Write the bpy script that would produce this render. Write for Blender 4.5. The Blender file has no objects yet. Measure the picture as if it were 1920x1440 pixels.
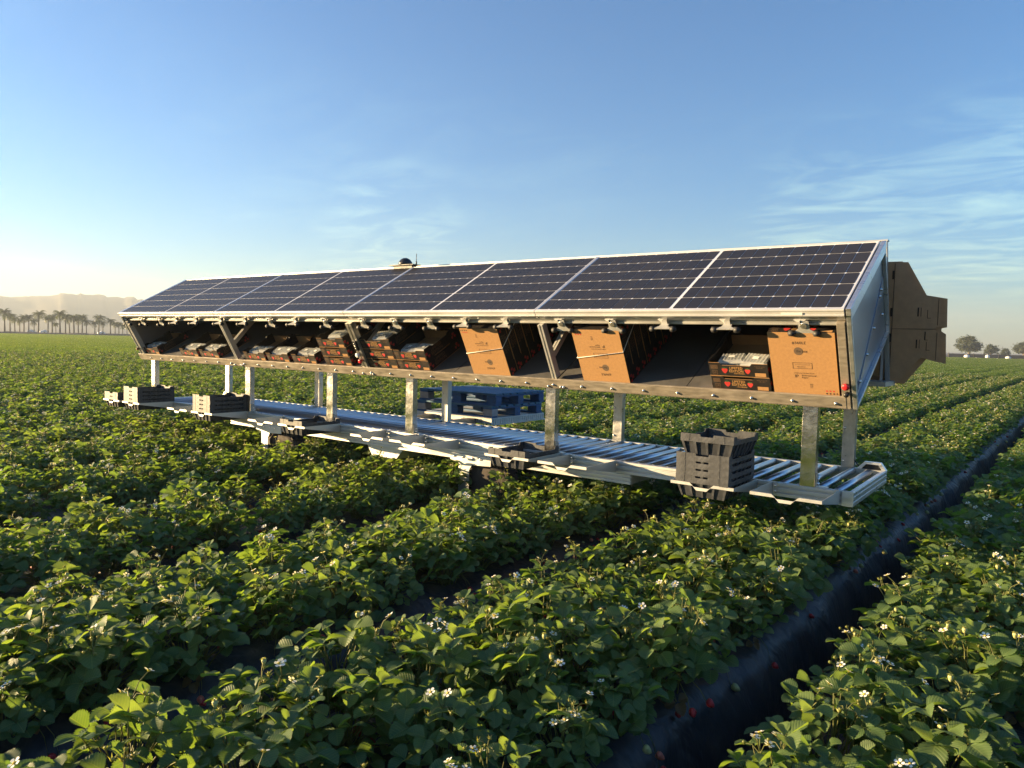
import bpy, math, random
import numpy as np
from mathutils import Matrix, Vector
R_ = math.radians
random.seed(7)
scn = bpy.context.scene
col = scn.collection

# ------------------------------------------------------------------ camera
CH = 1.77                                  # camera height above the furrow floor
cam_d = bpy.data.cameras.new('camera')
cam = bpy.data.objects.new('camera', cam_d)
col.objects.link(cam)
cam_d.sensor_width = 36.0
cam_d.lens = 36.0 * 1374.0 / 1920.0
cam_d.clip_start = 0.05
cam_d.clip_end = 9000
RC = [[0.7995738157620865, 0.05534699779789563, -0.5980120619186189],
      [0.6000375515202147, -0.03178718128671567, 0.7993400515923408],
      [0.02523195153272955, -0.9979610668235005, -0.05862647719519819]]
cam.matrix_world = Matrix(((RC[0][0], -RC[0][1], -RC[0][2], 0),
                           (RC[1][0], -RC[1][1], -RC[1][2], 0),
                           (RC[2][0], -RC[2][1], -RC[2][2], CH),
                           (0, 0, 0, 1)))
scn.camera = cam
FPX = 1374.0
def ray(px, py):
    c = (px - 960.0, py - 720.0, FPX)
    return Vector([sum(RC[i][j] * c[j] for j in range(3)) for i in range(3)])

# ------------------------------------------------------------------ sun and sky
SUN_EL, SUN_AZ = R_(7.4), R_(-116.0)        # azimuth from +Y towards +X
sun_dir = Vector((math.sin(SUN_AZ) * math.cos(SUN_EL), math.cos(SUN_AZ) * math.cos(SUN_EL), math.sin(SUN_EL)))
sd = bpy.data.lights.new('sun', 'SUN')
sd.energy = 5.0
sd.angle = R_(0.55)
sd.color = (1.0, 0.715, 0.37)
sun = bpy.data.objects.new('sun', sd)
col.objects.link(sun)
sun.rotation_euler = (-sun_dir).to_track_quat('-Z', 'Y').to_euler()

world = bpy.data.worlds.new('World')
scn.world = world
world.use_nodes = True
wn, wl = world.node_tree.nodes, world.node_tree.links
wn.clear()
w_out = wn.new('ShaderNodeOutputWorld')
w_bg = wn.new('ShaderNodeBackground')
w_bg.inputs['Strength'].default_value = 0.064
sky = wn.new('ShaderNodeTexSky')
sky.sky_type = 'NISHITA'
sky.sun_disc = False
sky.sun_elevation = SUN_EL
sky.sun_rotation = SUN_AZ
sky.altitude = 0
sky.air_density = 1.12
sky.dust_density = 0.2
sky.ozone_density = 5.0
# thin cirrus over the whole sky: streaky noise on a plane high above the place
tc = wn.new('ShaderNodeTexCoord')
sep = wn.new('ShaderNodeSeparateXYZ')
wl.new(tc.outputs['Generated'], sep.inputs[0])
def wmath(op, a, b=None, clamp=False):
    m = wn.new('ShaderNodeMath'); m.operation = op; m.use_clamp = clamp
    for i, v in enumerate((a, b)):
        if v is None: continue
        if isinstance(v, (int, float)): m.inputs[i].default_value = v
        else: wl.new(v, m.inputs[i])
    return m.outputs[0]
zc = wmath('MAXIMUM', wmath('ADD', sep.outputs[2], 0.06), 0.03)
cxy = wn.new('ShaderNodeCombineXYZ')
wl.new(wmath('DIVIDE', sep.outputs[0], zc), cxy.inputs[0])
wl.new(wmath('DIVIDE', sep.outputs[1], zc), cxy.inputs[1])
mp = wn.new('ShaderNodeMapping')
mp.inputs['Location'].default_value = (1.35, 0.4, 0.0)
mp.inputs['Rotation'].default_value = (0, 0, R_(52))
mp.inputs['Scale'].default_value = (0.6, 1.05, 1)
wl.new(cxy.outputs[0], mp.inputs[0])
n1 = wn.new('ShaderNodeTexNoise'); n1.inputs['Scale'].default_value = 0.55; n1.inputs['Detail'].default_value = 3
n2 = wn.new('ShaderNodeTexNoise'); n2.inputs['Scale'].default_value = 2.6; n2.inputs['Detail'].default_value = 8
n2.inputs['Roughness'].default_value = 0.62; n2.inputs['Distortion'].default_value = 0.9
wl.new(mp.outputs[0], n1.inputs['Vector']); wl.new(mp.outputs[0], n2.inputs['Vector'])
r1 = wn.new('ShaderNodeMapRange'); r1.inputs[1].default_value = 0.47; r1.inputs[2].default_value = 0.62
r2 = wn.new('ShaderNodeMapRange'); r2.inputs[1].default_value = 0.44; r2.inputs[2].default_value = 0.80
wl.new(n1.outputs[0], r1.inputs[0]); wl.new(n2.outputs[0], r2.inputs[0])
def cloud_bank(px, py, inner, outer):
    d = ray(px, py).normalized(); dp = wn.new('ShaderNodeVectorMath'); dp.operation = 'DOT_PRODUCT'
    nz = wn.new('ShaderNodeVectorMath'); nz.operation = 'NORMALIZE'; wl.new(tc.outputs['Generated'], nz.inputs[0])
    wl.new(nz.outputs[0], dp.inputs[0]); dp.inputs[1].default_value = d
    q = wn.new('ShaderNodeMapRange'); q.interpolation_type = 'SMOOTHSTEP'; q.inputs[1].default_value = math.cos(R_(outer)); q.inputs[2].default_value = math.cos(R_(inner)); wl.new(dp.outputs['Value'], q.inputs[0]); return q.outputs[0]
banks = wmath('MAXIMUM', wmath('MAXIMUM', cloud_bank(1580, 415, 0.5, 8.5), cloud_bank(1850, 360, 0.5, 8.5)), wmath('MULTIPLY', cloud_bank(740, 430, .5, 7.0), .8))
cover = wmath('MAXIMUM', wmath('MULTIPLY', r1.outputs[0], .2), banks)
cl = wmath('MULTIPLY', wmath('MULTIPLY', cover, r2.outputs[0]), 0.75)
mixc = wn.new('ShaderNodeMixRGB'); mixc.blend_type = 'MIX'
mul = wn.new('ShaderNodeMixRGB'); mul.blend_type = 'MULTIPLY'; mul.inputs[0].default_value = 1
wl.new(sky.outputs[0], mul.inputs[1]); mul.inputs[2].default_value = (3.8, 2.2, 1.25, 1)
wl.new(cl, mixc.inputs[0]); wl.new(sky.outputs[0], mixc.inputs[1]); wl.new(mul.outputs[0], mixc.inputs[2])
wl.new(mixc.outputs[0], w_bg.inputs['Color'])
wl.new(w_bg.outputs[0], w_out.inputs['Surface'])

scn.view_settings.view_transform = 'Standard'
scn.view_settings.look = 'None'
scn.view_settings.gamma = 1.0
scn.view_settings.exposure = 2.32
scn.view_settings.use_curve_mapping = False
scn.render.engine = 'CYCLES'
cy = scn.cycles
cy.use_denoising = True
try: cy.denoiser = 'OPENIMAGEDENOISE'
except Exception: pass
cy.max_bounces = 8; cy.diffuse_bounces = 4; cy.glossy_bounces = 3; cy.transmission_bounces = 5
cy.transparent_max_bounces = 8; cy.volume_bounces = 0
cy.caustics_reflective = False; cy.caustics_refractive = False
cy.sample_clamp_indirect = 6.0

# ------------------------------------------------------------------ materials
def mat_nodes(name):
    m = bpy.data.materials.new(name); m.use_nodes = True
    nt = m.node_tree; b = nt.nodes['Principled BSDF']
    return m, nt, b
def lnk(nt, a, b): nt.links.new(a, b)
def pm(name, c, rough=0.5, metal=0.0, var=0.12, scale=8.0, bump=0.0, bscale=60.0, spec=0.5, rvar=0.12, stretch=(1, 1, 1), coat=0.0):
    """painted / metal / wood surface: base colour with soft blotches, roughness wear and fine relief"""
    m, nt, b = mat_nodes(name)
    N = nt.nodes
    t = N.new('ShaderNodeTexCoord'); mpn = N.new('ShaderNodeMapping'); mpn.inputs['Scale'].default_value = stretch
    lnk(nt, t.outputs['Object'], mpn.inputs[0])
    ns = N.new('ShaderNodeTexNoise'); ns.inputs['Scale'].default_value = scale; ns.inputs['Detail'].default_value = 5
    ns.inputs['Roughness'].default_value = 0.6
    lnk(nt, mpn.outputs[0], ns.inputs['Vector'])
    mr = N.new('ShaderNodeMapRange'); mr.inputs[1].default_value = 0.3; mr.inputs[2].default_value = 0.7
    mr.inputs[3].default_value = 1 - var; mr.inputs[4].default_value = 1 + var
    lnk(nt, ns.outputs[0], mr.inputs[0])
    mx = N.new('ShaderNodeMixRGB'); mx.blend_type = 'MULTIPLY'; mx.inputs[0].default_value = 1
    mx.inputs[1].default_value = (*c, 1); lnk(nt, mr.outputs[0], mx.inputs[2])
    lnk(nt, mx.outputs[0], b.inputs['Base Color'])
    rr = N.new('ShaderNodeMapRange'); rr.inputs[1].default_value = 0.3; rr.inputs[2].default_value = 0.7
    rr.inputs[3].default_value = max(0.03, rough - rvar); rr.inputs[4].default_value = min(1, rough + rvar)
    lnk(nt, ns.outputs[0], rr.inputs[0]); lnk(nt, rr.outputs[0], b.inputs['Roughness'])
    b.inputs['Metallic'].default_value = metal
    b.inputs['Specular IOR Level'].default_value = spec
    if coat: b.inputs['Coat Weight'].default_value = coat; b.inputs['Coat Roughness'].default_value = 0.08
    if bump:
        nb = N.new('ShaderNodeTexNoise'); nb.inputs['Scale'].default_value = bscale; nb.inputs['Detail'].default_value = 4
        lnk(nt, mpn.outputs[0], nb.inputs['Vector'])
        bp = N.new('ShaderNodeBump'); bp.inputs['Strength'].default_value = bump; bp.inputs['Distance'].default_value = 0.01
        lnk(nt, nb.outputs[0], bp.inputs['Height']); lnk(nt, bp.outputs[0], b.inputs['Normal'])
    return m

M = {}
M['alu'] = pm('brushed_aluminium', (0.74, 0.75, 0.76), 0.36, 0.9, 0.06, 5, 0.05, 160, stretch=(1, 6, 6))
M['alu_dull'] = pm('anodised_aluminium', (0.54, 0.54, 0.52), 0.46, 0.6, 0.07, 4, 0.05, 120)
M['frame'] = pm('panel_frame_aluminium', (0.72, 0.72, 0.72), 0.42, 0.45, 0.05, 3)
M['galv'] = pm('galvanised_steel', (0.46, 0.45, 0.42), 0.36, 0.85, 0.22, 16, 0.08, 40)
M['mirror_steel'] = pm('bright_steel_tube', (0.60, 0.59, 0.56), 0.2, 1.0, 0.16, 9, 0.10, 26, rvar=0.09)
M['roller'] = pm('zinc_roller', (0.60, 0.63, 0.67), 0.33, 1.0, 0.02, 3, rvar=0.03)
M['sheet'] = pm('end_sheet_metal', (0.42, 0.44, 0.47), 0.34, 0.8, 0.06, 2, rvar=.05)
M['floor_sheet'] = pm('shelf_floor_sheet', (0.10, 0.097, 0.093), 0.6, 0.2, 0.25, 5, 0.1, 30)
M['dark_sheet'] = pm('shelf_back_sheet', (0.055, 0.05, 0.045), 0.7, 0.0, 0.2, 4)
M['rail'] = pm('weathered_steel_rail', (0.33, 0.29, 0.235), 0.5, 0.45, 0.25, 9, 0.12, 60, stretch=(1, 4, 4))
M['backsheet'] = pm('panel_back_sheet', (0.70, 0.71, 0.73), 0.35, 0, 0.03, 4)
M['bolt'] = pm('zinc_bolt', (0.72, 0.70, 0.66), 0.25, 1.0, 0.05, 30)
M['rubber'] = pm('black_rubber', (0.022, 0.022, 0.024), 0.6, 0, 0.2, 20)
M['red'] = pm('red_plastic', (0.62, 0.025, 0.03), 0.3, 0, 0.05, 20)
M['black'] = pm('black_plastic', (0.015, 0.015, 0.017), 0.35, 0, 0.1, 20)
M['crate'] = pm('dusty_black_crate_plastic', (0.046, 0.049, 0.055), 0.55, 0, 0.45, 14, 0.15, 60)
M['crate_dark'] = pm('crate_basket_plastic', (0.030, 0.033, 0.040), 0.45, 0, 0.25, 12)
M['kraft'] = pm('kraft_cardboard', (0.405, 0.226, 0.095), 0.85, 0, 0.10, 60, 0.12, 250, spec=0.2)
M['kraft_in'] = pm('kraft_cardboard_inside', (0.30, 0.18, 0.085), 0.9, 0, 0.10, 30, 0.1, 200, spec=0.2)
M['blank'] = pm('brown_carton_blank', (0.58, 0.36, 0.21), 0.9, 0, 0.08, 20, 0.1, 200, spec=0.2)
M['carton_black'] = pm('black_printed_carton', (0.020, 0.017, 0.015), 0.5, 0, 0.3, 20, spec=0.35)
M['ink'] = pm('black_ink', (0.03, 0.02, 0.015), 0.8, 0, 0.1)
M['ink_soft'] = pm('grey_ink', (0.13, 0.085, 0.05), 0.8, 0, 0.1)
M['ink_gold'] = pm('gold_ink', (0.55, 0.30, 0.10), 0.6, 0, 0.1)
M['ink_bronze'] = pm('bronze_ink', (0.16, 0.09, 0.045), 0.6, 0, 0.1)
M['ink_red'] = pm('red_ink', (0.50, 0.035, 0.03), 0.6, 0, 0.15)
M['ink_green'] = pm('green_ink', (0.03, 0.09, 0.03), 0.6, 0, 0.15)
M['white'] = pm('white_paint', (0.62, 0.60, 0.56), 0.5, 0.1, 0.12, 6, 0.05, 60)
M['label_white'] = pm('white_sticker', (0.78, 0.77, 0.73), 0.5, 0, 0.04)
M['twine'] = pm('white_twine', (0.72, 0.69, 0.62), 0.8, 0, 0.1, 60)
M['blue'] = pm('worn_blue_pallet_paint', (0.018, 0.085, 0.22), 0.62, 0, 0.30, 9, 0.2, 40, stretch=(1, 3, 3))
M['blue_top'] = pm('faded_blue_pallet_boards', (0.045, 0.14, 0.235), 0.7, 0, 0.30, 7, 0.2, 40, stretch=(1, 5, 3))
M['pale_wood'] = pm('bleached_bare_wood', (0.40, 0.36, 0.36), 0.8, 0, 0.25, 12, 0.2, 50)
M['tyre'] = pm('muddy_tyre', (0.045, 0.034, 0.026), 0.85, 0, 0.4, 14, 0.4, 30)
M['rust'] = pm('muddy_steel', (0.17, 0.105, 0.065), 0.7, 0.2, 0.3, 10, 0.2, 30)
M['bark'] = pm('pale_bark', (0.16, 0.125, 0.09), 0.9, 0, 0.3, 3, 0.3, 10)
M['palm_bark'] = pm('palm_trunk_bark', (0.10, 0.085, 0.065), 0.9, 0, 0.3, 3, 0.3, 8)

def clear_plastic():
    m, nt, b = mat_nodes('clear_clamshell_plastic')
    N = nt.nodes
    b.inputs['Base Color'].default_value = (0.80, 0.80, 0.78, 1); b.inputs['Roughness'].default_value = 0.14
    b.inputs['Specular IOR Level'].default_value = 0.8
    tr = N.new('ShaderNodeBsdfTransparent'); tr.inputs[0].default_value = (0.9, 0.92, 0.92, 1)
    mx = N.new('ShaderNodeMixShader'); mx.inputs[0].default_value = 0.33
    lnk(nt, tr.outputs[0], mx.inputs[1]); lnk(nt, b.outputs[0], mx.inputs[2])
    lnk(nt, mx.outputs[0], N['Material Output'].inputs[0])
    return m
M['clear'] = clear_plastic()

def cell_mat():
    m, nt, b = mat_nodes('solar_cell'); N = nt.nodes
    oi = N.new('ShaderNodeObjectInfo')
    t = N.new('ShaderNodeTexCoord')
    ns = N.new('ShaderNodeTexNoise'); ns.inputs['Scale'].default_value = 2.2; ns.inputs['Detail'].default_value = 4
    lnk(nt, t.outputs['Object'], ns.inputs['Vector'])
    ad = N.new('ShaderNodeMath'); ad.operation = 'ADD'; lnk(nt, oi.outputs['Random'], ad.inputs[0]); lnk(nt, ns.outputs[0], ad.inputs[1])
    cr = N.new('ShaderNodeMapRange'); cr.inputs[1].default_value = 0.3; cr.inputs[2].default_value = 1.7
    lnk(nt, ad.outputs[0], cr.inputs[0])
    mx = N.new('ShaderNodeMixRGB'); mx.inputs[1].default_value = (0.019, 0.0185, 0.0205, 1); mx.inputs[2].default_value = (0.030, 0.027, 0.025, 1)
    lnk(nt, cr.outputs[0], mx.inputs[0]); lnk(nt, mx.outputs[0], b.inputs['Base Color'])
    b.inputs['Roughness'].default_value = 0.42; b.inputs['Specular IOR Level'].default_value = 0.35
    return m
M['cell'] = cell_mat()

def leaf_mat(name, c1, c2, trans, dry=False):
    m, nt, b = mat_nodes(name); N = nt.nodes
    uv = N.new('ShaderNodeUVMap'); sp = N.new('ShaderNodeSeparateXYZ'); lnk(nt, uv.outputs[0], sp.inputs[0])
    def mth(op, a, bb=None):
        k = N.new('ShaderNodeMath'); k.operation = op
        for i, v in enumerate((a, bb)):
            if v is None: continue
            if isinstance(v, (int, float)): k.inputs[i].default_value = v
            else: lnk(nt, v, k.inputs[i])
        return k.outputs[0]
    av = mth('ABSOLUTE', mth('SUBTRACT', sp.outputs[1], 0.5))
    vein = mth('SINE', mth('MULTIPLY', mth('SUBTRACT', sp.outputs[0], mth('MULTIPLY', av, 0.75)), 46.0))
    vh = mth('POWER', mth('ADD', mth('MULTIPLY', vein, 0.5), 0.5), 6.0)
    mid = mth('LESS_THAN', av, 0.022)
    line = mth('MAXIMUM', mth('MULTIPLY', vh, 0.5), mid)
    oi = N.new('ShaderNodeObjectInfo')
    t = N.new('ShaderNodeTexCoord')
    ns = N.new('ShaderNodeTexNoise'); ns.inputs['Scale'].default_value = 14; ns.inputs['Detail'].default_value = 2
    lnk(nt, t.outputs['Object'], ns.inputs['Vector'])
    at = N.new('ShaderNodeAttribute'); at.attribute_name = 'tone'
    k = mth('ADD', mth('MULTIPLY', oi.outputs['Random'], 0.45), mth('ADD', mth('MULTIPLY', ns.outputs[0], 0.4), mth('MULTIPLY', at.outputs['Fac'], 0.5)))
    k = mth('SUBTRACT', k, 0.2)
    mx = N.new('ShaderNodeMixRGB'); mx.inputs[1].default_value = (*c1, 1); mx.inputs[2].default_value = (*c2, 1); mx.use_clamp = True
    lnk(nt, k, mx.inputs[0])
    m2 = N.new('ShaderNodeMixRGB'); m2.inputs[2].default_value = (c2[0] * 1.5, c2[1] * 1.35, c2[2] * 1.4, 1)
    lnk(nt, mth('MULTIPLY', line, 0.45), m2.inputs[0]); lnk(nt, mx.outputs[0], m2.inputs[1])
    lnk(nt, m2.outputs[0], b.inputs['Base Color'])
    b.inputs['Roughness'].default_value = 0.50; b.inputs['Specular IOR Level'].default_value = 0.40
    bp = N.new('ShaderNodeBump'); bp.inputs['Strength'].default_value = 0.45; bp.inputs['Distance'].default_value = 0.004
    lnk(nt, mth('SUBTRACT', 1.0, line), bp.inputs['Height']); lnk(nt, bp.outputs[0], b.inputs['Normal'])
    tr = N.new('ShaderNodeBsdfTranslucent')
    tm = N.new('ShaderNodeMixRGB'); tm.blend_type = 'MULTIPLY'; tm.inputs[0].default_value = 1; tm.inputs[2].default_value = (2.95, 2.75, 0.78, 1)
    lnk(nt, m2.outputs[0], tm.inputs[1]); lnk(nt, tm.outputs[0], tr.inputs[0])
    ms = N.new('ShaderNodeMixShader'); ms.inputs[0].default_value = trans
    lnk(nt, b.outputs[0], ms.inputs[1]); lnk(nt, tr.outputs[0], ms.inputs[2]); lnk(nt, ms.outputs[0], N['Material Output'].inputs[0])
    return m
M['leaf'] = leaf_mat('strawberry_leaf', (0.053, 0.115, 0.040), (0.132, 0.188, 0.060), 0.42)
M['leaf_dry'] = leaf_mat('withered_strawberry_leaf', (0.10, 0.060, 0.028), (0.17, 0.115, 0.045), 0.25)
M['stem'] = leaf_mat('strawberry_stem', (0.11, 0.13, 0.035), (0.17, 0.17, 0.06), 0.25)
M['calyx'] = leaf_mat('flower_cluster_green', (0.17, 0.20, 0.05), (0.25, 0.25, 0.08), 0.30)
M['petal'] = leaf_mat('white_petal', (0.74, 0.74, 0.70), (0.80, 0.80, 0.76), 0.2)
M['pollen'] = pm('yellow_flower_centre', (0.50, 0.36, 0.05), 0.8, 0, 0.1)
M['berry_red'] = pm('ripe_strawberry', (0.42, 0.018, 0.02), 0.32, 0, 0.25, 60, 0.5, 240)
M['berry_pale'] = pm('unripe_strawberry', (0.42, 0.42, 0.17), 0.4, 0, 0.15, 60, 0.5, 240)
M['berry_pink'] = pm('half_ripe_strawberry', (0.50, 0.13, 0.08), 0.38, 0, 0.5, 28, 0.5, 240)
M['tree_leaf'] = leaf_mat('eucalyptus_foliage', (0.045, 0.06, 0.035), (0.085, 0.095, 0.05), 0.25)
M['palm_leaf'] = leaf_mat('palm_frond_green', (0.035, 0.05, 0.022), (0.06, 0.075, 0.032), 0.25)

def plastic_mulch():
    m, nt, b = mat_nodes('black_plastic_mulch'); N = nt.nodes
    t = N.new('ShaderNodeTexCoord')
    def ns(scale, detail, st, dist=0.0):
        mpn = N.new('ShaderNodeMapping'); mpn.inputs['Scale'].default_value = st; lnk(nt, t.outputs['Object'], mpn.inputs[0])
        q = N.new('ShaderNodeTexNoise'); q.inputs['Scale'].default_value = scale; q.inputs['Detail'].default_value = detail
        q.inputs['Distortion'].default_value = dist
        lnk(nt, mpn.outputs[0], q.inputs['Vector']); return q.outputs[0]
    d = ns(6.0, 6, (1, 1, 1)); w1 = ns(3.2, 4, (0.8, 1.4, 0.8), 0.8); w2 = ns(13, 2, (0.8, 1.2, 0.8))
    mr = N.new('ShaderNodeMapRange'); mr.inputs[1].default_value = 0.52; mr.inputs[2].default_value = 0.75
    lnk(nt, d, mr.inputs[0])
    mx = N.new('ShaderNodeMixRGB'); mx.inputs[1].default_value = (0.017, 0.020, 0.027, 1); mx.inputs[2].default_value = (0.075, 0.065, 0.055, 1)
    k = N.new('ShaderNodeMath'); k.operation = 'MULTIPLY'; k.inputs[1].default_value = 0.9; lnk(nt, mr.outputs[0], k.inputs[0])
    lnk(nt, k.outputs[0], mx.inputs[0]); lnk(nt, mx.outputs[0], b.inputs['Base Color'])
    rr = N.new('ShaderNodeMapRange'); rr.inputs[3].default_value = 0.38; rr.inputs[4].default_value = 0.62; lnk(nt, d, rr.inputs[0])
    lnk(nt, rr.outputs[0], b.inputs['Roughness'])
    ad = N.new('ShaderNodeMath'); ad.operation = 'MULTIPLY_ADD'; ad.inputs[1].default_value = 0.25; lnk(nt, w2, ad.inputs[0]); lnk(nt, w1, ad.inputs[2])
    bp = N.new('ShaderNodeBump'); bp.inputs['Strength'].default_value = 1.0; bp.inputs['Distance'].default_value = 0.045
    lnk(nt, ad.outputs[0], bp.inputs['Height']); lnk(nt, bp.outputs[0], b.inputs['Normal'])
    return m
M['mulch'] = plastic_mulch()
M['soil'] = pm('dry_furrow_soil', (0.085, 0.062, 0.045), 0.95, 0, 0.35, 5, 0.8, 22, spec=0.15)
M['hill'] = pm('dry_scrub_hillside', (0.10, 0.085, 0.06), 0.95, 0, 0.25, 0.01, spec=0.1)
M['embank'] = pm('dry_earth_bank', (0.13, 0.10, 0.07), 0.95, 0, 0.25, 0.6, spec=0.1)
M['shade_cloth'] = pm('dark_shade_cloth', (0.03, 0.03, 0.032), 0.8, 0, 0.25, 0.8)
M['tank'] = pm('white_tank_plastic', (0.66, 0.66, 0.64), 0.5, 0, 0.06, 2)
M['pole'] = pm('weathered_pole', (0.10, 0.085, 0.07), 0.8, 0, 0.2, 3)

# ------------------------------------------------------------------ mesh helpers
class MB:
    def __init__(s): s.v = []; s.f = []; s.m = []; s.sm = []
    def add(s, vs, fs, mi=0, smooth=False):
        o = len(s.v); s.v += [tuple(v) for v in vs]
        for f in fs: s.f.append(tuple(i + o for i in f)); s.m.append(mi); s.sm.append(smooth)
        return s
    def box(s, x0, x1, y0, y1, z0, z1, mi=0, mat=None):
        vs = [Vector((x, y, z)) for z in (z0, z1) for y in (y0, y1) for x in (x0, x1)]
        if mat is not None: vs = [mat @ v for v in vs]
        return s.add(vs, [(0, 2, 3, 1), (4, 5, 7, 6), (0, 1, 5, 4), (2, 6, 7, 3), (0, 4, 6, 2), (1, 3, 7, 5)], mi)
    def hexa(s, bot, top, mi=0):
        return s.add(list(bot) + list(top), [(3, 2, 1, 0), (4, 5, 6, 7), (0, 1, 5, 4), (1, 2, 6, 5), (2, 3, 7, 6), (3, 0, 4, 7)], mi)
    def prism(s, poly, t0, t1, axis, mi=0):
        """poly: 2-D outline in the two other axes, pushed from t0 to t1 along axis (0,1,2)"""
        def P(p, t):
            q = [0, 0, 0]; o = [i for i in range(3) if i != axis]; q[o[0]], q[o[1]] = p; q[axis] = t; return q
        n = len(poly)
        vs = [P(p, t0) for p in poly] + [P(p, t1) for p in poly]
        fs = [tuple(range(n))[::-1], tuple(range(n, 2 * n))] + [(i, (i + 1) % n, (i + 1) % n + n, i + n) for i in range(n)]
        return s.add(vs, fs, mi)
    def tube(s, pts, rad, n=8, mi=0, cap=True, smooth=True):
        pts = [Vector(p) for p in pts]
        rad = rad if isinstance(rad, (list, tuple)) else [rad] * len(pts)
        vs = []
        for i, p in enumerate(pts):
            d = (pts[min(i + 1, len(pts) - 1)] - pts[max(i - 1, 0)]).normalized()
            a = d.orthogonal().normalized() if abs(d.z) > 0.9 else Vector((0, 0, 1)).cross(d).normalized()
            b = d.cross(a)
            vs += [p + (a * math.cos(t) + b * math.sin(t)) * rad[i] for t in (2 * math.pi * j / n for j in range(n))]
        fs = [(i * n + j, i * n + (j + 1) % n, (i + 1) * n + (j + 1) % n, (i + 1) * n + j) for i in range(len(pts) - 1) for j in range(n)]
        s.add(vs, fs, mi, smooth)
        if cap:
            o = len(s.v) - len(vs)
            for r in (list(range(n))[::-1], list(range((len(pts) - 1) * n, len(pts) * n))):
                s.f.append(tuple(o + i for i in r)); s.m.append(mi); s.sm.append(False)
        return s
    def lathe(s, prof, n=12, mi=0, mat=None, smooth=True):
        vs = [Vector((r * math.cos(2 * math.pi * j / n), r * math.sin(2 * math.pi * j / n), z)) for r, z in prof for j in range(n)]
        if mat is not None: vs = [mat @ v for v in vs]
        fs = [(i * n + j, i * n + (j + 1) % n, (i + 1) * n + (j + 1) % n, (i + 1) * n + j) for i in range(len(prof) - 1) for j in range(n)]
        fs += [tuple(range(n))[::-1], tuple((len(prof) - 1) * n + j for j in range(n))]
        return s.add(vs, fs, mi, smooth)
    def mesh(s, name, mats):
        me = bpy.data.meshes.new(name)
        me.from_pydata([tuple(v) for v in s.v], [], s.f)
        for m in mats: me.materials.append(M[m] if isinstance(m, str) else m)
        me.polygons.foreach_set('material_index', s.m)
        me.polygons.foreach_set('use_smooth', s.sm)
        me.update()
        return me

WM = {}
ID = Matrix.Identity(4)
T = Matrix.Translation
def RZ(a): return Matrix.Rotation(a, 4, 'Z')
def RX(a): return Matrix.Rotation(a, 4, 'X')
def RY(a): return Matrix.Rotation(a, 4, 'Y')
def put(name, data, parent=None, mw=ID):
    """link an object with world matrix mw under parent"""
    o = bpy.data.objects.new(name, data)
    col.objects.link(o)
    WM[o] = mw
    if parent is not None:
        o.parent = parent; o.matrix_basis = WM[parent].inverted() @ mw
    else:
        o.matrix_basis = mw
    return o
def tag(o, label, cat, group=None, kind=None):
    o['label'] = label; o['category'] = cat
    if group: o['group'] = group
    if kind: o['kind'] = kind
    return o
def structure(name, data, label, mw=ID, kind='structure'):
    o = put(name, data, None, mw); o['kind'] = kind; o['label'] = label; return o
def bev(o, w=0.003, seg=2):
    md = o.modifiers.new('bevel', 'BEVEL'); md.width = w; md.segments = seg; md.limit_method = 'ANGLE'; return o
ORD = ['first', 'second', 'third', 'fourth', 'fifth', 'sixth', 'seventh', 'eighth', 'ninth', 'tenth', 'eleventh', 'twelfth', 'thirteenth',
       'fourteenth', 'fifteenth', 'sixteenth', 'seventeenth', 'eighteenth', 'nineteenth', 'twentieth']
def ordw(i):
    if i < 20: return ORD[i]
    n = i + 1
    return '%d%s' % (n, 'th' if 10 <= n % 100 <= 20 else {1: 'st', 2: 'nd', 3: 'rd'}.get(n % 10, 'th'))

_text_cache = {}
def text_geo(txt, size=1.0, align='CENTER'):
    """letter outlines as flat mesh data (verts, faces) centred on the origin in the XY plane"""
    if (txt, align) not in _text_cache:
        cu = bpy.data.curves.new('t', 'FONT'); cu.body = txt; cu.align_x = align; cu.align_y = 'CENTER'; cu.resolution_u = 2
        ob = bpy.data.objects.new('t', cu); col.objects.link(ob)
        dg = bpy.context.evaluated_depsgraph_get(); me = ob.evaluated_get(dg).to_mesh()
        _text_cache[(txt, align)] = ([v.co.copy() for v in me.vertices], [tuple(p.vertices) for p in me.polygons])
        ob.evaluated_get(dg).to_mesh_clear(); bpy.data.objects.remove(ob); bpy.data.curves.remove(cu)
    vs, fs = _text_cache[(txt, align)]
    return [v * size for v in vs], fs
def add_text(mb, txt, size, mat, mi=0, sx=1.0, align='CENTER', thick=0.0006):
    vs, fs = text_geo(txt, size, align)
    mb.add([mat @ Vector((v.x * sx, v.y, 0)) for v in vs], fs, mi)
def flat(mb, pts, mat, mi=0):
    mb.add([mat @ Vector((p[0], p[1], 0)) for p in pts], [tuple(range(len(pts)))], mi)
def frame_rect(mb, x0, x1, y0, y1, t, mat, mi=0):
    for a in ((x0, x1, y0, y0 + t), (x0, x1, y1 - t, y1), (x0, x0 + t, y0 + t, y1 - t), (x1 - t, x1, y0 + t, y1 - t)):
        flat(mb, [(a[0], a[2]), (a[1], a[2]), (a[1], a[3]), (a[0], a[3])], mat, mi)

# ------------------------------------------------------------------ ground, beds, hills, haze
ROW_YAW = R_(1.6)
ROWM = RZ(-ROW_YAW)                       # local x = across the beds (u), local y = along the rows (v)
PITCH, BED0, BED_H = 1.55, -0.115, 0.38
ROW_INV = ROWM.inverted()
def uv_of(p): q = ROW_INV @ Vector((p[0], p[1], 0)); return q.x, q.y

mb = MB(); S = 3000
mb.add([(-S, -S, -0.004), (S, -S, -0.004), (S, S, -0.004), (-S, S, -0.004)], [(0, 1, 2, 3)])
structure('ground', mb.mesh('ground', ['soil']), 'brown soil of the strawberry field reaching the horizon')

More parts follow.
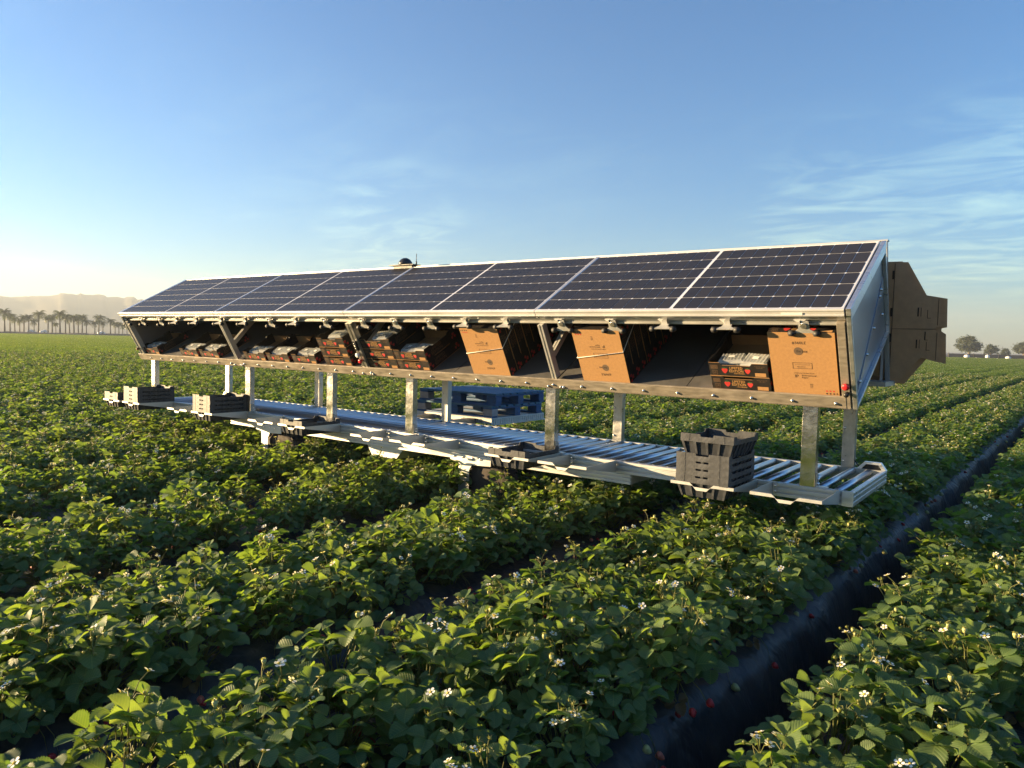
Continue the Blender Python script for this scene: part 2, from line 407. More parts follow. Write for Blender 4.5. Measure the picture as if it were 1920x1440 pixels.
SEC = [(-.65, -.004), (-.61, .15), (-.565, .29), (-.515, .352), (-.42, .376), (0, .38), (.40, .376), (.495, .352), (.55, .29), (.60, .15), (.645, -.004)]
def bed_strip(mb, k, vs, rough):
    uc = BED0 + PITCH * k; n = len(SEC); rng = random.Random(1000 + k)
    V = []; w1 = rng.uniform(0, 6); w2 = rng.uniform(0, 6)
    for v in vs:
        for j, (u, z) in enumerate(SEC):
            s = 1 if u > 0 else -1
            side = 1.0 if 0 < abs(u) and z < 0.355 else 0.25
            du = rough * side * (0.022 * math.sin(2.1 * v + w1 + 1.3 * s) + 0.014 * math.sin(6.3 * v + w2 * s) + rng.uniform(-.014, .014))
            dz = rough * (rng.uniform(-.012, .012) if z > 0 else 0)
            V.append((uc + u + du, v, max(-0.02, z + dz)))
    F = [(i * n + j, i * n + j + 1, (i + 1) * n + j + 1, (i + 1) * n + j) for i in range(len(vs) - 1) for j in range(n - 1)]
    mb.add(V, F, 0, True)
def frange(a, b, s): return [a + s * i for i in range(int((b - a) / s) + 1)]
fine_v = frange(-4, 26, 0.16) + [30, 40, 60, 100, 195]
NAMES = {0: 'plastic covered bed in front of the camera on the right', -1: 'plastic covered bed just left of the open furrow'}
for k in range(-8, 2):
    mb = MB(); bed_strip(mb, k, fine_v, 1.0)
    structure('plastic_bed', mb.mesh('plastic_bed', ['mulch']), NAMES.get(k, 'black plastic covered strawberry bed, %s left of the open furrow' % ordw(max(0, -k - 1))), ROWM)
mb = MB()
for k in list(range(-122, -8)) + list(range(2, 30)):
    bed_strip(mb, k, [-4, 20, 60, 120, 195], 0.4)
structure('distant_plastic_beds', mb.mesh('distant_plastic_beds', ['mulch']), 'rows of plastic covered beds running to the far field edge', ROWM)

def hills():
    prof = [(-900, 575), (-600, 560), (-350, 566), (-120, 558), (0, 555), (20, 557), (42, 556), (65, 555), (95, 555), (107, 553), (113, 550), (120, 549.5),
            (132, 551), (144, 552.5), (151, 550), (158, 552), (168, 553), (186, 552), (195, 553), (201, 557), (219, 556.5), (232, 559.5), (240, 556),
            (250, 556.5), (258, 562), (266, 561), (276, 565), (300, 570), (360, 578), (450, 588), (560, 598), (700, 611), (900, 626), (1150, 646), (1250, 652)]
    rng = random.Random(5); mb = MB(); D = 1250.0
    dense = []
    for (a, b), (c, d) in zip(prof[:-1], prof[1:]):
        n = max(2, int((c - a) / 5)) if a >= -120 and a < 560 else 8
        for i in range(n):
            t = i / n; dense.append((a + (c - a) * t, b + (d - b) * t + rng.uniform(-.5, .5)))
    rows = []
    for x, y in dense:
        d = ray(x, y); h = math.hypot(d.x, d.y); d = d / h
        top = max(0.2, CH + d.z * D); line = []
        for t, hh in ((0, 1.0), (60, .86), (130, .66), (230, .42), (330, .20), (430, .06), (520, -0.02)):
            wv = lambda f, o: math.sin(x * f + o + t * .013)
            s = D + 30 - t + (12 * wv(.03, t) + 3 * wv(.09, 2 + t)) * (t > 0)
            line.append((d.x * s, d.y * s, top * hh * (s / D if t == 0 else 1 + .06 * wv(.04, 3 * hh) + .02 * wv(.15, 9 * hh)) if hh > 0 else -0.5))
        line.insert(0, (d.x * (D + 190), d.y * (D + 190), -0.5))
        rows.append(line)
    n = len(rows[0])
    mb.add([p for r in rows for p in r], [(i * n + j, (i + 1) * n + j, (i + 1) * n + j + 1, i * n + j + 1) for i in range(len(rows) - 1) for j in range(n - 1)], 0, True)
    structure('hills', mb.mesh('hills', ['hill']), 'hazy ridge of hills on the horizon behind the palms')
hills()

def haze():
    m = bpy.data.materials.new('haze_air'); m.use_nodes = True; nt = m.node_tree; nt.nodes.clear()
    o = nt.nodes.new('ShaderNodeOutputMaterial'); v = nt.nodes.new('ShaderNodeVolumePrincipled')
    v.inputs['Color'].default_value = (0.58, 0.665, 0.76, 1); v.inputs['Density'].default_value = 0.0006
    v.inputs['Anisotropy'].default_value = 0.25
    nt.links.new(v.outputs[0], o.inputs['Volume'])
    mb = MB(); mb.box(-1750, 1750, -1750, 1750, -1.2, 78.0)
    # one closed box round the camera, the field and the hills
    ob = structure('haze', mb.mesh('haze', [m]), 'thin warm morning haze over the field', kind='stuff')
haze()

# ------------------------------------------------------------------ strawberry plants
class PM(MB):
    """mesh builder that also keeps a uv and a tone for every vertex"""
    def __init__(s): super().__init__(); s.uv = []; s.tone = []
    def addu(s, vs, fs, uvs, mi, tone=0.5, smooth=True):
        s.add(vs, fs, mi, smooth); s.uv += uvs; s.tone += [tone] * len(vs)
    def fill(s):
        d = len(s.v) - len(s.uv); s.uv += [(0.3, 0.8)] * d; s.tone += [0.5] * d
    def mesh(s, name, mats):
        s.fill(); me = super().mesh(name, mats)
        ul = me.uv_layers.new(name='UVMap')
        idx = np.empty(len(me.loops), dtype=np.int32); me.loops.foreach_get('vertex_index', idx)
        ul.data.foreach_set('uv', np.array(s.uv, dtype=np.float32)[idx].ravel())
        at = me.attributes.new('tone', 'FLOAT', 'POINT'); at.data.foreach_set('value', np.array(s.tone, dtype=np.float32))
        return me
    def merge(s, o, mat, dt=0.0):
        s.fill(); o.fill(); b = len(s.v)
        s.v += [tuple(mat @ Vector(v)) for v in o.v]
        s.f += [tuple(i + b for i in f) for f in o.f]; s.m += o.m; s.sm += o.sm
        s.uv += o.uv; s.tone += [min(1, max(0, t + dt)) for t in o.tone]

PMATS = ['leaf', 'stem', 'calyx', 'petal', 'pollen', 'berry_pale', 'leaf_dry', 'berry_red', 'berry_pink']
def leaflet(pm_, L, W, fold, droop, mat, rng, mi=0, tone=0.5, low=False):
    if low:
        pts = [(0, 0, 0), (.55, -.5, 1), (.55, .5, 1), (1, 0, 2), (.5, 0, 3)]
        vs = []; uvs = []
        for t, y, k in pts:
            z = fold * abs(y) * W - droop * t * t * L
            vs.append(mat @ Vector((t * L, y * W, z))); uvs.append((t, .5 + y))
        pm_.addu(vs, [(0, 1, 4), (0, 4, 2), (1, 3, 4), (4, 3, 2)], uvs, mi, tone, False); return
    st = [0, .10, .27, .45, .63, .80, .93, 1.0]; pr = [.04, .42, .82, 1.0, .97, .78, .45, .06]
    vs = []; uvs = []; fs = []
    rip = rng.uniform(0, 6); ra = rng.uniform(.01, .03) * L; tw = rng.uniform(-.25, .25)
    def P(t, y):
        yy = y * W / 2
        z = fold * abs(yy) * (1 - .25 * abs(y)) - droop * t * t * L + ra * math.sin(rip + 7 * t + 2 * y) * abs(y) + tw * yy * t
        return mat @ Vector((t * L, yy, z))
    for t, w in zip(st, pr):
        for y in (-w, -w * .55, 0, w * .55, w):
            vs.append(P(t, y)); uvs.append((t, .5 + .5 * y))
    for i in range(len(st) - 1):
        for j in range(4): fs.append((i * 5 + j, (i + 1) * 5 + j, (i + 1) * 5 + j + 1, i * 5 + j + 1))
    for i in range(1, len(st) - 1):
        for s, e in ((-1, 0), (1, 4)):
            for q in ((.35, .55), (.8, .95)) if i < 6 else ((.5, .7),):
                t = st[i] + (st[i + 1] - st[i]) * q[1]; w = pr[i] + (pr[i + 1] - pr[i]) * q[0]
                b = len(vs)
                a0 = st[i] + (st[i + 1] - st[i]) * max(0, q[0] - .4); w0 = pr[i] + (pr[i + 1] - pr[i]) * max(0, q[0] - .4)
                a1 = st[i] + (st[i + 1] - st[i]) * min(1, q[0] + .25); w1_ = pr[i] + (pr[i + 1] - pr[i]) * min(1, q[0] + .25)
                vs += [P(a0, s * (w0 - .02)), P(min(1.04, t), s * (w + .17)), P(a1, s * (w1_ - .02))]
                uvs += [(a0, .5 + .5 * s * w0), (t, .5 + .5 * s), (a1, .5 + .5 * s * w1_)]
                fs.append((b, b + 1, b + 2) if s < 0 else (b + 2, b + 1, b))
    pm_.addu(vs, fs, uvs, mi, tone)

def leaf_variant(phi, ln, seed, scale=1.0, dry=False, low=False):
    """petiole rising from the crown and a three-part leaf at its end, leaning along +x"""
    rng = random.Random(seed); o = PM(); p = Vector((0.012, 0, 0)); pts = [p.copy()]; az = 0
    for i in range(4):
        th = phi * (.62 + .16 * i); p = p + Vector((math.sin(th), math.sin(az) * .1, math.cos(th))) * ln / 4; az += rng.uniform(-.5, .5); pts.append(p.copy())
    if not low:
        o.tube(pts, [.0026, .0023, .002, .0018, .0016], 4, 1, False); o.fill()
    tilt = (phi - R_(40)) * .40 + rng.uniform(-.28, .22); roll = rng.uniform(-.45, .45)
    base = T(p) @ RY(tilt) @ RX(roll)
    tone = rng.uniform(.2, .8)
    for a, s in ((0, 1.06), (R_(rng.uniform(78, 100)), .95), (-R_(rng.uniform(78, 100)), .95)):
        L = .048 * s * scale * rng.uniform(.92, 1.1); W = L * rng.uniform(.82, .98)
        m = base @ RZ(a) @ T((.006, 0, 0)) @ RY(rng.uniform(-.55, .10))
        leaflet(o, L, W, rng.uniform(.25, .9), rng.uniform(.05, .45), m, rng, 6 if dry else 0, tone, low)
    return o
def lv_params():
    out = []
    for i in range(16):
        f = i / 15.0
        out.append((R_(8 + 68 * f ** .9), .205 - .062 * f + (i % 3) * .012, 1.0 + .26 * ((i * 7) % 5) / 4 - .10 * f))
    return out
LVP = lv_params()
LEAVES = [leaf_variant(a, b, 50 + i, c) for i, (a, b, c) in enumerate(LVP)]
DRY = [leaf_variant(R_(84), .13, 90, .85, True), leaf_variant(R_(92), .12, 91, .8, True)]
LEAF_ME = [o.mesh('leaf', PMATS) for o in LEAVES]
DRY_ME = [o.mesh('leaf', PMATS) for o in DRY]

def star(o, c, nrm, r, rng, mi, n=5, up=.35):
    q = Vector((0, 0, 1)).rotation_difference(nrm.normalized()).to_matrix().to_4x4(); a0 = rng.uniform(0, 6); vs = []; fs = []
    for k in range(n):
        a = a0 + 2 * math.pi * k / n; w = .42
        for aa, rr, z in ((a - w, .35, .05), (a, 1, up), (a + w, .35, .05)):
            vs.append(T(c) @ q @ Vector((rr * r * math.cos(aa), rr * r * math.sin(aa), z * r)))
        vs.append(T(c)  @ q @ Vector((0, 0, -.15 * r)))
        fs += [(k * 4 + 3, k * 4, k * 4 + 1), (k * 4 + 3, k * 4 + 1, k * 4 + 2)]
    o.addu(vs, fs, [(.4, .7)] * len(vs), mi, rng.uniform(.3, .8), False)
def ball(o, c, r, sz, mi, axis=Vector((0, 0, 1)), n=7):
    q = T(c) @ Vector((0, 0, 1)).rotation_difference(axis.normalized()).to_matrix().to_4x4()
    o.lathe([(r * .12, -sz * 1.0), (r * .55, -sz * .72), (r * .92, -sz * .2), (r * 1.0, sz * .15), (r * .78, sz * .52), (r * .2, sz * .68)], n, mi, q); o.fill()
def truss_variant(seed):
    rng = random.Random(seed); o = PM(); h = rng.uniform(.195, .255); lean = rng.uniform(.03, .11)
    top = Vector((lean, rng.uniform(-.03, .03), h)); mid = Vector((lean * .35, 0, h * .55))
    o.tube([(0.01, 0, 0), mid, top], [.0032, .0028, .0022], 5, 1, False); o.fill()
    for k in range(rng.randint(3, 6)):
        e = top + Vector((rng.uniform(-.045, .05), rng.uniform(-.045, .045), rng.uniform(-.015, .05)))
        o.tube([top - Vector((0, 0, .03 * rng.random())), (top + e) / 2 + Vector((0, 0, .006)), e], [.0018, .0015, .0014], 4, 1, False); o.fill()
        nm = Vector((rng.uniform(-.5, .5), rng.uniform(-.5, .5), 1)); kind = rng.random()
        if kind < .20:
            star(o, e, nm, .012, rng, 2)
            q = T(e + nm.normalized() * .003) @ Vector((0, 0, 1)).rotation_difference(nm.normalized()).to_matrix().to_4x4()
            for j in range(5):
                a = 2 * math.pi * j / 5; vs = [q @ Vector((r * math.cos(a + d), r * math.sin(a + d), z)) for r, d, z in ((.003, 0, 0), (.009, -.5, .001), (.0145, -.34, .002), (.0155, 0, .0025), (.0145, .34, .002), (.009, .5, .001))]
                o.addu(vs, [(0, 1, 2, 3, 4, 5)], [(.4, .75)] * 6, 3, .5, False)
            ball(o, e + nm.normalized() * .004, .0048, .003, 4, nm, 6)
        elif kind < .8:
            star(o, e, nm, rng.uniform(.010, .015), rng, 2, 6, rng.uniform(.2, .9)); ball(o, e + nm.normalized() * .003, .0055, .0065, 2, nm, 5)
        else:
            ball(o, e + Vector((0, 0, -.006)), .0085, .012, 5); star(o, e + Vector((0, 0, .003)), Vector((0, 0, 1)), .013, rng, 2, 6, -.2)
    if rng.random() < .6:
        m = T(mid) @ RZ(rng.uniform(0, 6)) @ RY(-.5); leaflet(o, .03, .022, .4, .1, m, rng, 0, .8)
    return o
TRUSS = [truss_variant(300 + i) for i in range(9)]
TRUSS_ME = [o.mesh('flower_truss', PMATS) for o in TRUSS]
def berry_variant(seed, mi, dist, drop):
    """fruit on its stalk: from the crown over the leaves' edge down to the plastic"""
    rng = random.Random(seed); o = PM(); r = rng.uniform(.0135, .018); c = Vector((dist, 0, r * .95 - drop))
    e = c + Vector((-r * 1.1, 0, r * .35))
    o.tube([(0.01, 0, .01), (dist * .45, .012, .085 - drop * .2), (dist * .8, .004, .045 - drop * .5), e], [.0022, .002, .0017, .0015], 4, 1, False); o.fill()
    ax = Vector((-1, rng.uniform(-.5, .5), .35)); ball(o, c, r, r * 1.35, mi, ax, 8); star(o, c + ax.normalized() * r * .85, ax, r * .95, rng, 2, 7, -.15)
    return o
BERRY = [berry_variant(400 + i, mi, d, dr) for i, (mi, d, dr) in enumerate([(7, .21, 0), (7, .25, 0), (5, .20, 0), (5, .24, 0), (8, .22, 0), (7, .19, 0)])]
BERRY_ME = [o.mesh('strawberry', PMATS) for o in BERRY]
EDGE_ME = [berry_variant(450 + i, mi, d, dr).mesh('strawberry', PMATS) for i, (mi, d, dr) in enumerate([(7, .15, .03), (7, .18, .06), (5, .16, .035), (8, .17, .05), (7, .195, .085), (5, .19, .08)])]

def plant_spec(seed, nl):
    """list of (kind, variant, matrix) that makes up one plant"""
    rng = random.Random(seed); out = []; a = rng.uniform(0, 6.28); lx, ly = rng.uniform(-.16, .16), rng.uniform(-.16, .16)
    for i in range(nl):
        a += 2.399 + rng.uniform(-.35, .35); f = (i + .5) / nl
        v = min(15, max(0, int(16 * f ** .75 + rng.uniform(-1.5, 1.5))))
        s = rng.uniform(.84, 1.14)
        out.append(('leaf', v, T((rng.uniform(-.035, .035), rng.uniform(-.035, .035), 0)) @ RX(lx + rng.uniform(-.1, .1)) @ RY(ly) @ RZ(a) @ Matrix.Diagonal((s, s, s, 1))))
    for i in range(rng.choice((0, 1, 1, 2))):
        out.append(('dry', rng.randrange(2), RZ(rng.uniform(0, 6.28))))
    for i in range(rng.choice((1, 2, 2, 3, 4))):
        out.append(('truss', rng.randrange(len(TRUSS)), T((rng.uniform(-.05, .05), rng.uniform(-.05, .05), 0)) @ RZ(rng.uniform(0, 6.28))))
    for i in range(rng.choice((0, 0, 1, 1, 2, 3))):
        out.append(('berry', rng.randrange(len(BERRY)), RZ(rng.uniform(0, 6.28))))
    return out
SRC = {'leaf': LEAVES, 'dry': DRY, 'truss': TRUSS, 'berry': BERRY}
SRC_ME = {'leaf': LEAF_ME, 'dry': DRY_ME, 'truss': TRUSS_ME, 'berry': BERRY_ME}
NPV = 7
SPECS = [plant_spec(700 + i, random.Random(i).randint(46, 55)) for i in range(NPV)]
def joined(spec, kinds, name):
    o = PM(); rng = random.Random(3)
    for k, v, m in spec:
        if k in kinds: o.merge(SRC[k][v], m, rng.uniform(-.3, .3))
    return o.mesh(name, PMATS)
FOLIAGE_ME = [joined(s, ('leaf', 'dry'), 'foliage') for s in SPECS]
WHOLE_ME = [joined(s, ('leaf', 'dry', 'truss', 'berry'), 'strawberry_plant') for s in SPECS]

# far bed pieces, 2 m long, of small simple leaves
LOWLV = [leaf_variant(a, b, 50 + i, c * 1.35, False, True) for i, (a, b, c) in enumerate(LVP)]
ROWS_U = (-.49, -.19, .10, .365)
def patch(seed):
    rng = random.Random(seed); o = PM()
    for u in ROWS_U:
        for j in range(6):
            base = T((u + rng.uniform(-.05, .05), -1 + (j + .5) / 3 + rng.uniform(-.06, .06), BED_H)); sc = rng.uniform(.8, 1.15); a = rng.uniform(0, 6)
            for i in range(17):
                a += 2.4; v = min(15, int(16 * ((i + .5) / 17) ** .75))
                o.merge(LOWLV[v], base @ RZ(a) @ Matrix.Diagonal((sc, sc, sc, 1)), rng.uniform(-.3, .3))
            for i in range(2):
                star(o, (base @ Vector((rng.uniform(-.1, .1), rng.uniform(-.1, .1), rng.uniform(.24, .31)))), Vector((0, 0, 1)), .03, rng, 3 if rng.random() < .12 else 2, 4)
    return o.mesh('bed_piece', PMATS)
PATCH_ME = [patch(900 + i) for i in range(3)]

# every plant of the field near the camera
plants = []
prng = random.Random(11)
VIEW0 = math.atan2(RC[0][2], RC[1][2])
for k in range(-40, 12):
    for ri, u in enumerate(ROWS_U):
        v = -1.2 + .17 * (ri % 2) + prng.uniform(0, .1)
        while v < 46:
            v += .36
            pu = BED0 + PITCH * k + u + prng.uniform(-.03, .03); pv = v + prng.uniform(-.045, .045)
            w = ROWM @ Vector((pu, pv, BED_H - .006)); d = math.hypot(w.x, w.y)
            sc = prng.uniform(.80, 1.16); rz = prng.uniform(0, 6.28); vi = prng.randrange(NPV)
            gap = prng.random() < .05
            if d > 46 or d < .75 or gap: continue
            az = (math.atan2(w.x, w.y) - VIEW0 + math.pi) % (2 * math.pi) - math.pi
            if d > 4 and abs(az) > R_(52): continue
            c = [sum(RC[i][j] * (w.x, w.y, w.z + .15 - CH)[i] for i in range(3)) for j in range(3)]
            vis = False
            if c[2] > .3:
                px, py = 960 + FPX * c[0] / c[2], 720 + FPX * c[1] / c[2]
                vis = -50 < px < 1970 and py < 1490
            plants.append(dict(w=w, d=d, sc=sc, rz=rz, vi=vi, vis=vis, k=k, ri=ri, v=pv))
seen = sorted([p for p in plants if p['vis']], key=lambda p: p['d'])[:300]
NEAR = 43
rows = {}
for i, p in enumerate(seen): p['rank'] = i; rows.setdefault((p['k'], p['ri']), []).append(p)
ROWN = ('leftmost', 'inner left', 'inner right', 'rightmost')
def bed_name(k):
    return {0: 'bed right of open furrow', -1: 'bed left of open furrow'}.get(k, ('%s bed left of open furrow' % ordw(-k - 1)) if k < 0 else 'bed at right edge')
for (k, ri), lst in rows.items():
    lst.sort(key=lambda p: p['v'])
    for i, p in enumerate(lst):
        near = p['rank'] < NEAR
        vi = p['vi']
        spec = plant_spec(5000 + p['rank'], prng.randint(46, 54)) if near else SPECS[vi]
        nb = sum(1 for s in spec if s[0] == 'berry'); nt_ = sum(1 for s in spec if s[0] == 'truss')
        look = 'fruiting' if nb else ('flowering' if nt_ else 'leafy')
        root = put('strawberry_plant', None, None, T(p['w']) @ RZ(p['rz']) @ Matrix.Diagonal((p['sc'], p['sc'], p['sc'] * 1.12, 1)))
        root.empty_display_size = .1
        tag(root, '%s strawberry plant %s from front, %s row, %s' % (look, ordw(i), ROWN[ri], bed_name(k)), 'strawberry plant', 'strawberry plants in the nearest beds')
        mw = WM[root]
        if ri == 3:                           # fruit hanging over the bed shoulder
            for q in range(prng.choice((0, 1, 2, 3))):
                put('strawberry', prng.choice(EDGE_ME), root, T(p['w']) @ RZ(-ROW_YAW + prng.uniform(-.8, .8)))
        if near:
            for kd, v, m in spec:
                put({'leaf': 'leaf', 'dry': 'leaf', 'truss': 'flower_truss', 'berry': 'strawberry'}[kd], SRC_ME[kd][v], root, mw @ m)
        else:
            fo = put('foliage', FOLIAGE_ME[vi], root, mw); fo['kind'] = 'stuff'
            for kd, v, m in spec:
                if kd in ('truss', 'berry'): put('flower_truss' if kd == 'truss' else 'strawberry', SRC_ME[kd][v], root, mw @ m)

# the rest of the field: one mass of instanced plants and far bed pieces
src = bpy.data.collections.new('field_sources')
for i, me in enumerate(WHOLE_ME): src.objects.link(bpy.data.objects.new('plant_source_%02d' % i, me))
for i, me in enumerate(PATCH_ME): src.objects.link(bpy.data.objects.new('source_piece_%02d' % i, me))
pts, vidx, prot, pscl = [], [], [], []
sset = {id(p) for p in seen}
for p in plants:
    if id(p) in sset: continue
    pts.append(tuple(p['w'])); vidx.append(p['vi']); prot.append(p['rz']); pscl.append(p['sc'])
for k in range(-122, 30):
    v = 1.0 + prng.uniform(0, .5)
    while v < 196:
        w = ROWM @ Vector((BED0 + PITCH * k, v, 0)); d = math.hypot(w.x, w.y)
        az = (math.atan2(w.x, w.y) - VIEW0 + math.pi) % (2 * math.pi) - math.pi
        if d > 45.5 and abs(az) < R_(48) and (d < 209 or az > R_(5)):
            pts.append((w.x, w.y, 0)); vidx.append(NPV + prng.randrange(3)); prot.append(-ROW_YAW + (math.pi if prng.random() < .5 else 0)); pscl.append(prng.uniform(.93, 1.06))
        v += 2.0
fm = bpy.data.meshes.new('strawberry_field'); fm.from_pydata(pts, [], [])
for nm, ty, dat in (('vi', 'INT', vidx), ('rz', 'FLOAT', prot), ('sc', 'FLOAT', pscl)):
    a = fm.attributes.new(nm, ty, 'POINT'); a.data.foreach_set('value', dat)
field = put('strawberry_field', fm)
tag(field, 'green strawberry rows filling the field to its far edges', 'strawberry field', None, 'stuff')
ng = bpy.data.node_groups.new('field_scatter', 'GeometryNodeTree')
ng.interface.new_socket('Geometry', in_out='INPUT', socket_type='NodeSocketGeometry')
ng.interface.new_socket('Geometry', in_out='OUTPUT', socket_type='NodeSocketGeometry')
G = ng.nodes
gi, go = G.new('NodeGroupInput'), G.new('NodeGroupOutput')
mtp = G.new('GeometryNodeMeshToPoints'); ip = G.new('GeometryNodeInstanceOnPoints'); ci = G.new('GeometryNodeCollectionInfo')
ci.inputs['Collection'].default_value = src; ci.inputs['Separate Children'].default_value = True; ci.inputs['Reset Children'].default_value = True
ip.inputs['Pick Instance'].default_value = True
def attr(n, t):
    q = G.new('GeometryNodeInputNamedAttribute'); q.data_type = t; q.inputs['Name'].default_value = n; return q.outputs['Attribute']
cxyz = G.new('ShaderNodeCombineXYZ')
L = ng.links
L.new(gi.outputs[0], mtp.inputs['Mesh']); L.new(mtp.outputs[0], ip.inputs['Points']); L.new(ci.outputs[0], ip.inputs['Instance'])
L.new(attr('vi', 'INT'), ip.inputs['Instance Index']); L.new(attr('rz', 'FLOAT'), cxyz.inputs[2])
L.new(cxyz.outputs[0], ip.inputs['Rotation']); L.new(attr('sc', 'FLOAT'), ip.inputs['Scale']); L.new(ip.outputs[0], go.inputs[0])
field.modifiers.new('scatter', 'NODES').node_group = ng

# ------------------------------------------------------------------ harvest cart
XR, PL, SW, SL = -0.983, 2.11, 1.0, R_(28.655)
XL = XR - 4 * PL
PY, PZ = 4.3927, 0.2286 + CH
# shelf frame: x along the cart, a = up the roof slope, h = above the panel face (floor at h = -0.60)
F = Matrix(((1, 0, 0, 0), (0, math.cos(SL), -math.sin(SL), PY), (0, math.sin(SL), math.cos(SL), PZ), (0, 0, 0, 1)))
HF = -0.60
cart = put('harvest_cart', None, None, T((-5.2, 5.4, 0)))
tag(cart, 'long solar-roofed harvest cart with sloping shelf and roller conveyor standing over the beds', 'harvest cart')
def part(name, mb, mats, mw=ID, parent=None, bevel=0.0):
    o = put(name, mb.mesh(name, mats) if isinstance(mb, MB) else mb, parent or cart, mw)
    if bevel: bev(o, bevel)
    return o

# --- solar panels
cell = MB(); cw, ch_, cc = .0817, .1556, .007
cell.prism([(-cw / 2 + cc, -ch_ / 2), (cw / 2 - cc, -ch_ / 2), (cw / 2, -ch_ / 2 + cc), (cw / 2, ch_ / 2 - cc), (cw / 2 - cc, ch_ / 2), (-cw / 2 + cc, ch_ / 2), (-cw / 2, ch_ / 2 - cc), (-cw / 2, -ch_ / 2 + cc)], 0, .0012, 2)
cell_me = cell.mesh('cell', ['cell'])
LOOKW = ['nearest solar panel with visible cells', 'second solar panel from the right', 'third solar panel from the right', 'farthest solar panel']
for k in range(4):
    x1 = XR - PL * k - .003; x0 = XR - PL * (k + 1) + .003
    mb = MB(); fw, fh = .010, .042
    mb.box(x0, x1, 0, fw, -fh, .002); mb.box(x0, x1, SW - fw, SW, -fh, .002)
    mb.box(x0, x0 + fw, fw, SW - fw, -fh, .002); mb.box(x1 - fw, x1, fw, SW - fw, -fh, .002)
    pn = part('solar_panel', mb, ['frame'], F, None, .0015); pn['label'] = LOOKW[k]
    mb = MB(); mb.box(x0 + fw, x1 - fw, fw, SW - fw, -.008, -.0025)
    part('back_sheet', mb, ['backsheet'], F, pn)
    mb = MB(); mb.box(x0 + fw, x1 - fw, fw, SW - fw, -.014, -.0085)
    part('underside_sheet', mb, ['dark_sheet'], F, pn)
    pos = []
    half = (PL - .006 - 2 * fw - .022 - .014) / 2; px_ = half / 12
    for j in range(24):
        cxp = x0 + fw + .007 + px_ * (j + .5) + (.022 if j >= 12 else 0)
        for i in range(6): pos.append((cxp, fw + .006 + (SW - 2 * fw - .012) / 6 * (i + .5)))
    if k < 2:
        for (a, b) in pos: put('cell', cell_me, pn, F @ T((a, b, -.0022)))
    else:
        mb = MB()
        for (a, b) in pos: mb.add([Vector(v) + Vector((a, b, -.0022)) for v in cell.v], cell.f)
        o = part('cell_grid', mb, ['cell'], F, pn); o['kind'] = 'stuff'
# --- eave, ridge and shelf frame
for k in range(4):
    x1 = XR - PL * k - .002; x0 = XR - PL * (k + 1) + .002
    mb = MB(); mb.box(x0, x1, -.012, -.0005, -.046, .0015); mb.box(x0, x1, -.016, -.0125, -.012, -.003); mb.box(x0, x1, -.016, -.0125, -.043, -.034)
    part('eave_fascia', mb, ['frame'], F, None, .001)
    mb = MB(); mb.prism([(.001, -.0465), (.012, -.0465), (.034, -.082), (.024, -.084)], x0 + .004, x1 - .004, 0)
    part('eave_angle', mb, ['frame'], F)
mb = MB(); mb.box(XL, XR, .05, .075, -.125, -.085); mb.box(XL, XR, .035, .05, -.125, -.112)
part('eave_rail', mb, ['alu_dull'], F, None, .002)
mb = MB(); mb.box(XL, XR, SW - .05, SW + .02, -.085, -.044); part('ridge_rail', mb, ['alu'], F, None, .002)
for k in range(4):
    x1 = XR - PL * k - .004; x0 = XR - PL * (k + 1) + .004
    for j in range(2):
        w = (x1 - x0) / 2
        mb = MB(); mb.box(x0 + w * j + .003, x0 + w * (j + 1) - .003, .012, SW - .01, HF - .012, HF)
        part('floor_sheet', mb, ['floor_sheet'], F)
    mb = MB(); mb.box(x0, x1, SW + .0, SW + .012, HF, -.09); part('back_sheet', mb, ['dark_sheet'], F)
mb = MB(); mb.box(XL - .1, XR - .03, -.004, .011, HF - .066, HF + .018); mb.box(XL - .1, XR - .03, -.004, .06, HF - .0665, HF - .058)
part('shelf_rail', mb, ['rail'], F, None, .002)
bolt = MB(); bolt.lathe([(.0105, 0), (.0105, .003), (.0085, .004), (.008, .010), (.004, .012)], 10, 0, RX(R_(90)))
bolt_me = bolt.mesh('bolt', ['bolt'])
bx_ = [XR - .09 - .255 * i for i in range(33)]
for x in bx_: put('bolt', bolt_me, cart, F @ T((x, -.004, HF - .03)))
for k in range(1, 4):
    for dx in (-.07, .045, .07): put('bolt', bolt_me, cart, F @ T((XR - PL * k + dx, -.004, HF - .046)))
def strut(x, mat, w=.042, dpt=.05):
    mb = MB(); mb.box(x - w / 2, x + w / 2, .012, .012 + dpt, HF + .019, -.126)
    mb.box(x - w / 2 - .001, x - .006, .004, .0115, HF + .019, -.126); mb.box(x + .006, x + w / 2 + .001, .004, .0115, HF + .019, -.126)
    return part('divider_strut', mb, [mat], F, None, .0015)
strut(XR - PL, 'alu_dull'); strut(XR - 2 * PL - .02, 'galv', .075); strut(XR - 3 * PL, 'alu_dull'); strut(XR - 4 * PL + .03, 'alu_dull')
mb = MB(); mb.box(XR - .052, XR - .006, -.002, .045, HF - .067, -.09); part('divider_strut', mb, ['rail'], F, None, .002)
for k in range(1, 4):
    x = XR - PL * k
    mb = MB(); a0, h0, a1, h1 = .06, -.40, .92, -.11
    d = Vector((0, a1 - a0, h1 - h0)).normalized(); nrm = Vector((0, -d.z, d.y)) * .022
    for x0, x1 in ((x - .02, x - .004), (x + .004, x + .02), (x - .0045, x + .0045)):
        sc = 1.0 if x0 != x - .0045 else .7
        q = [Vector((0, a0, h0)) - nrm * sc, Vector((0, a1, h1)) - nrm * sc, Vector((0, a1, h1)) + nrm * sc, Vector((0, a0, h0)) + nrm * sc]
        mb.prism([(v.y, v.z) for v in q], x0, x1, 0)
    part('diagonal_brace', mb, ['alu_dull'], F)
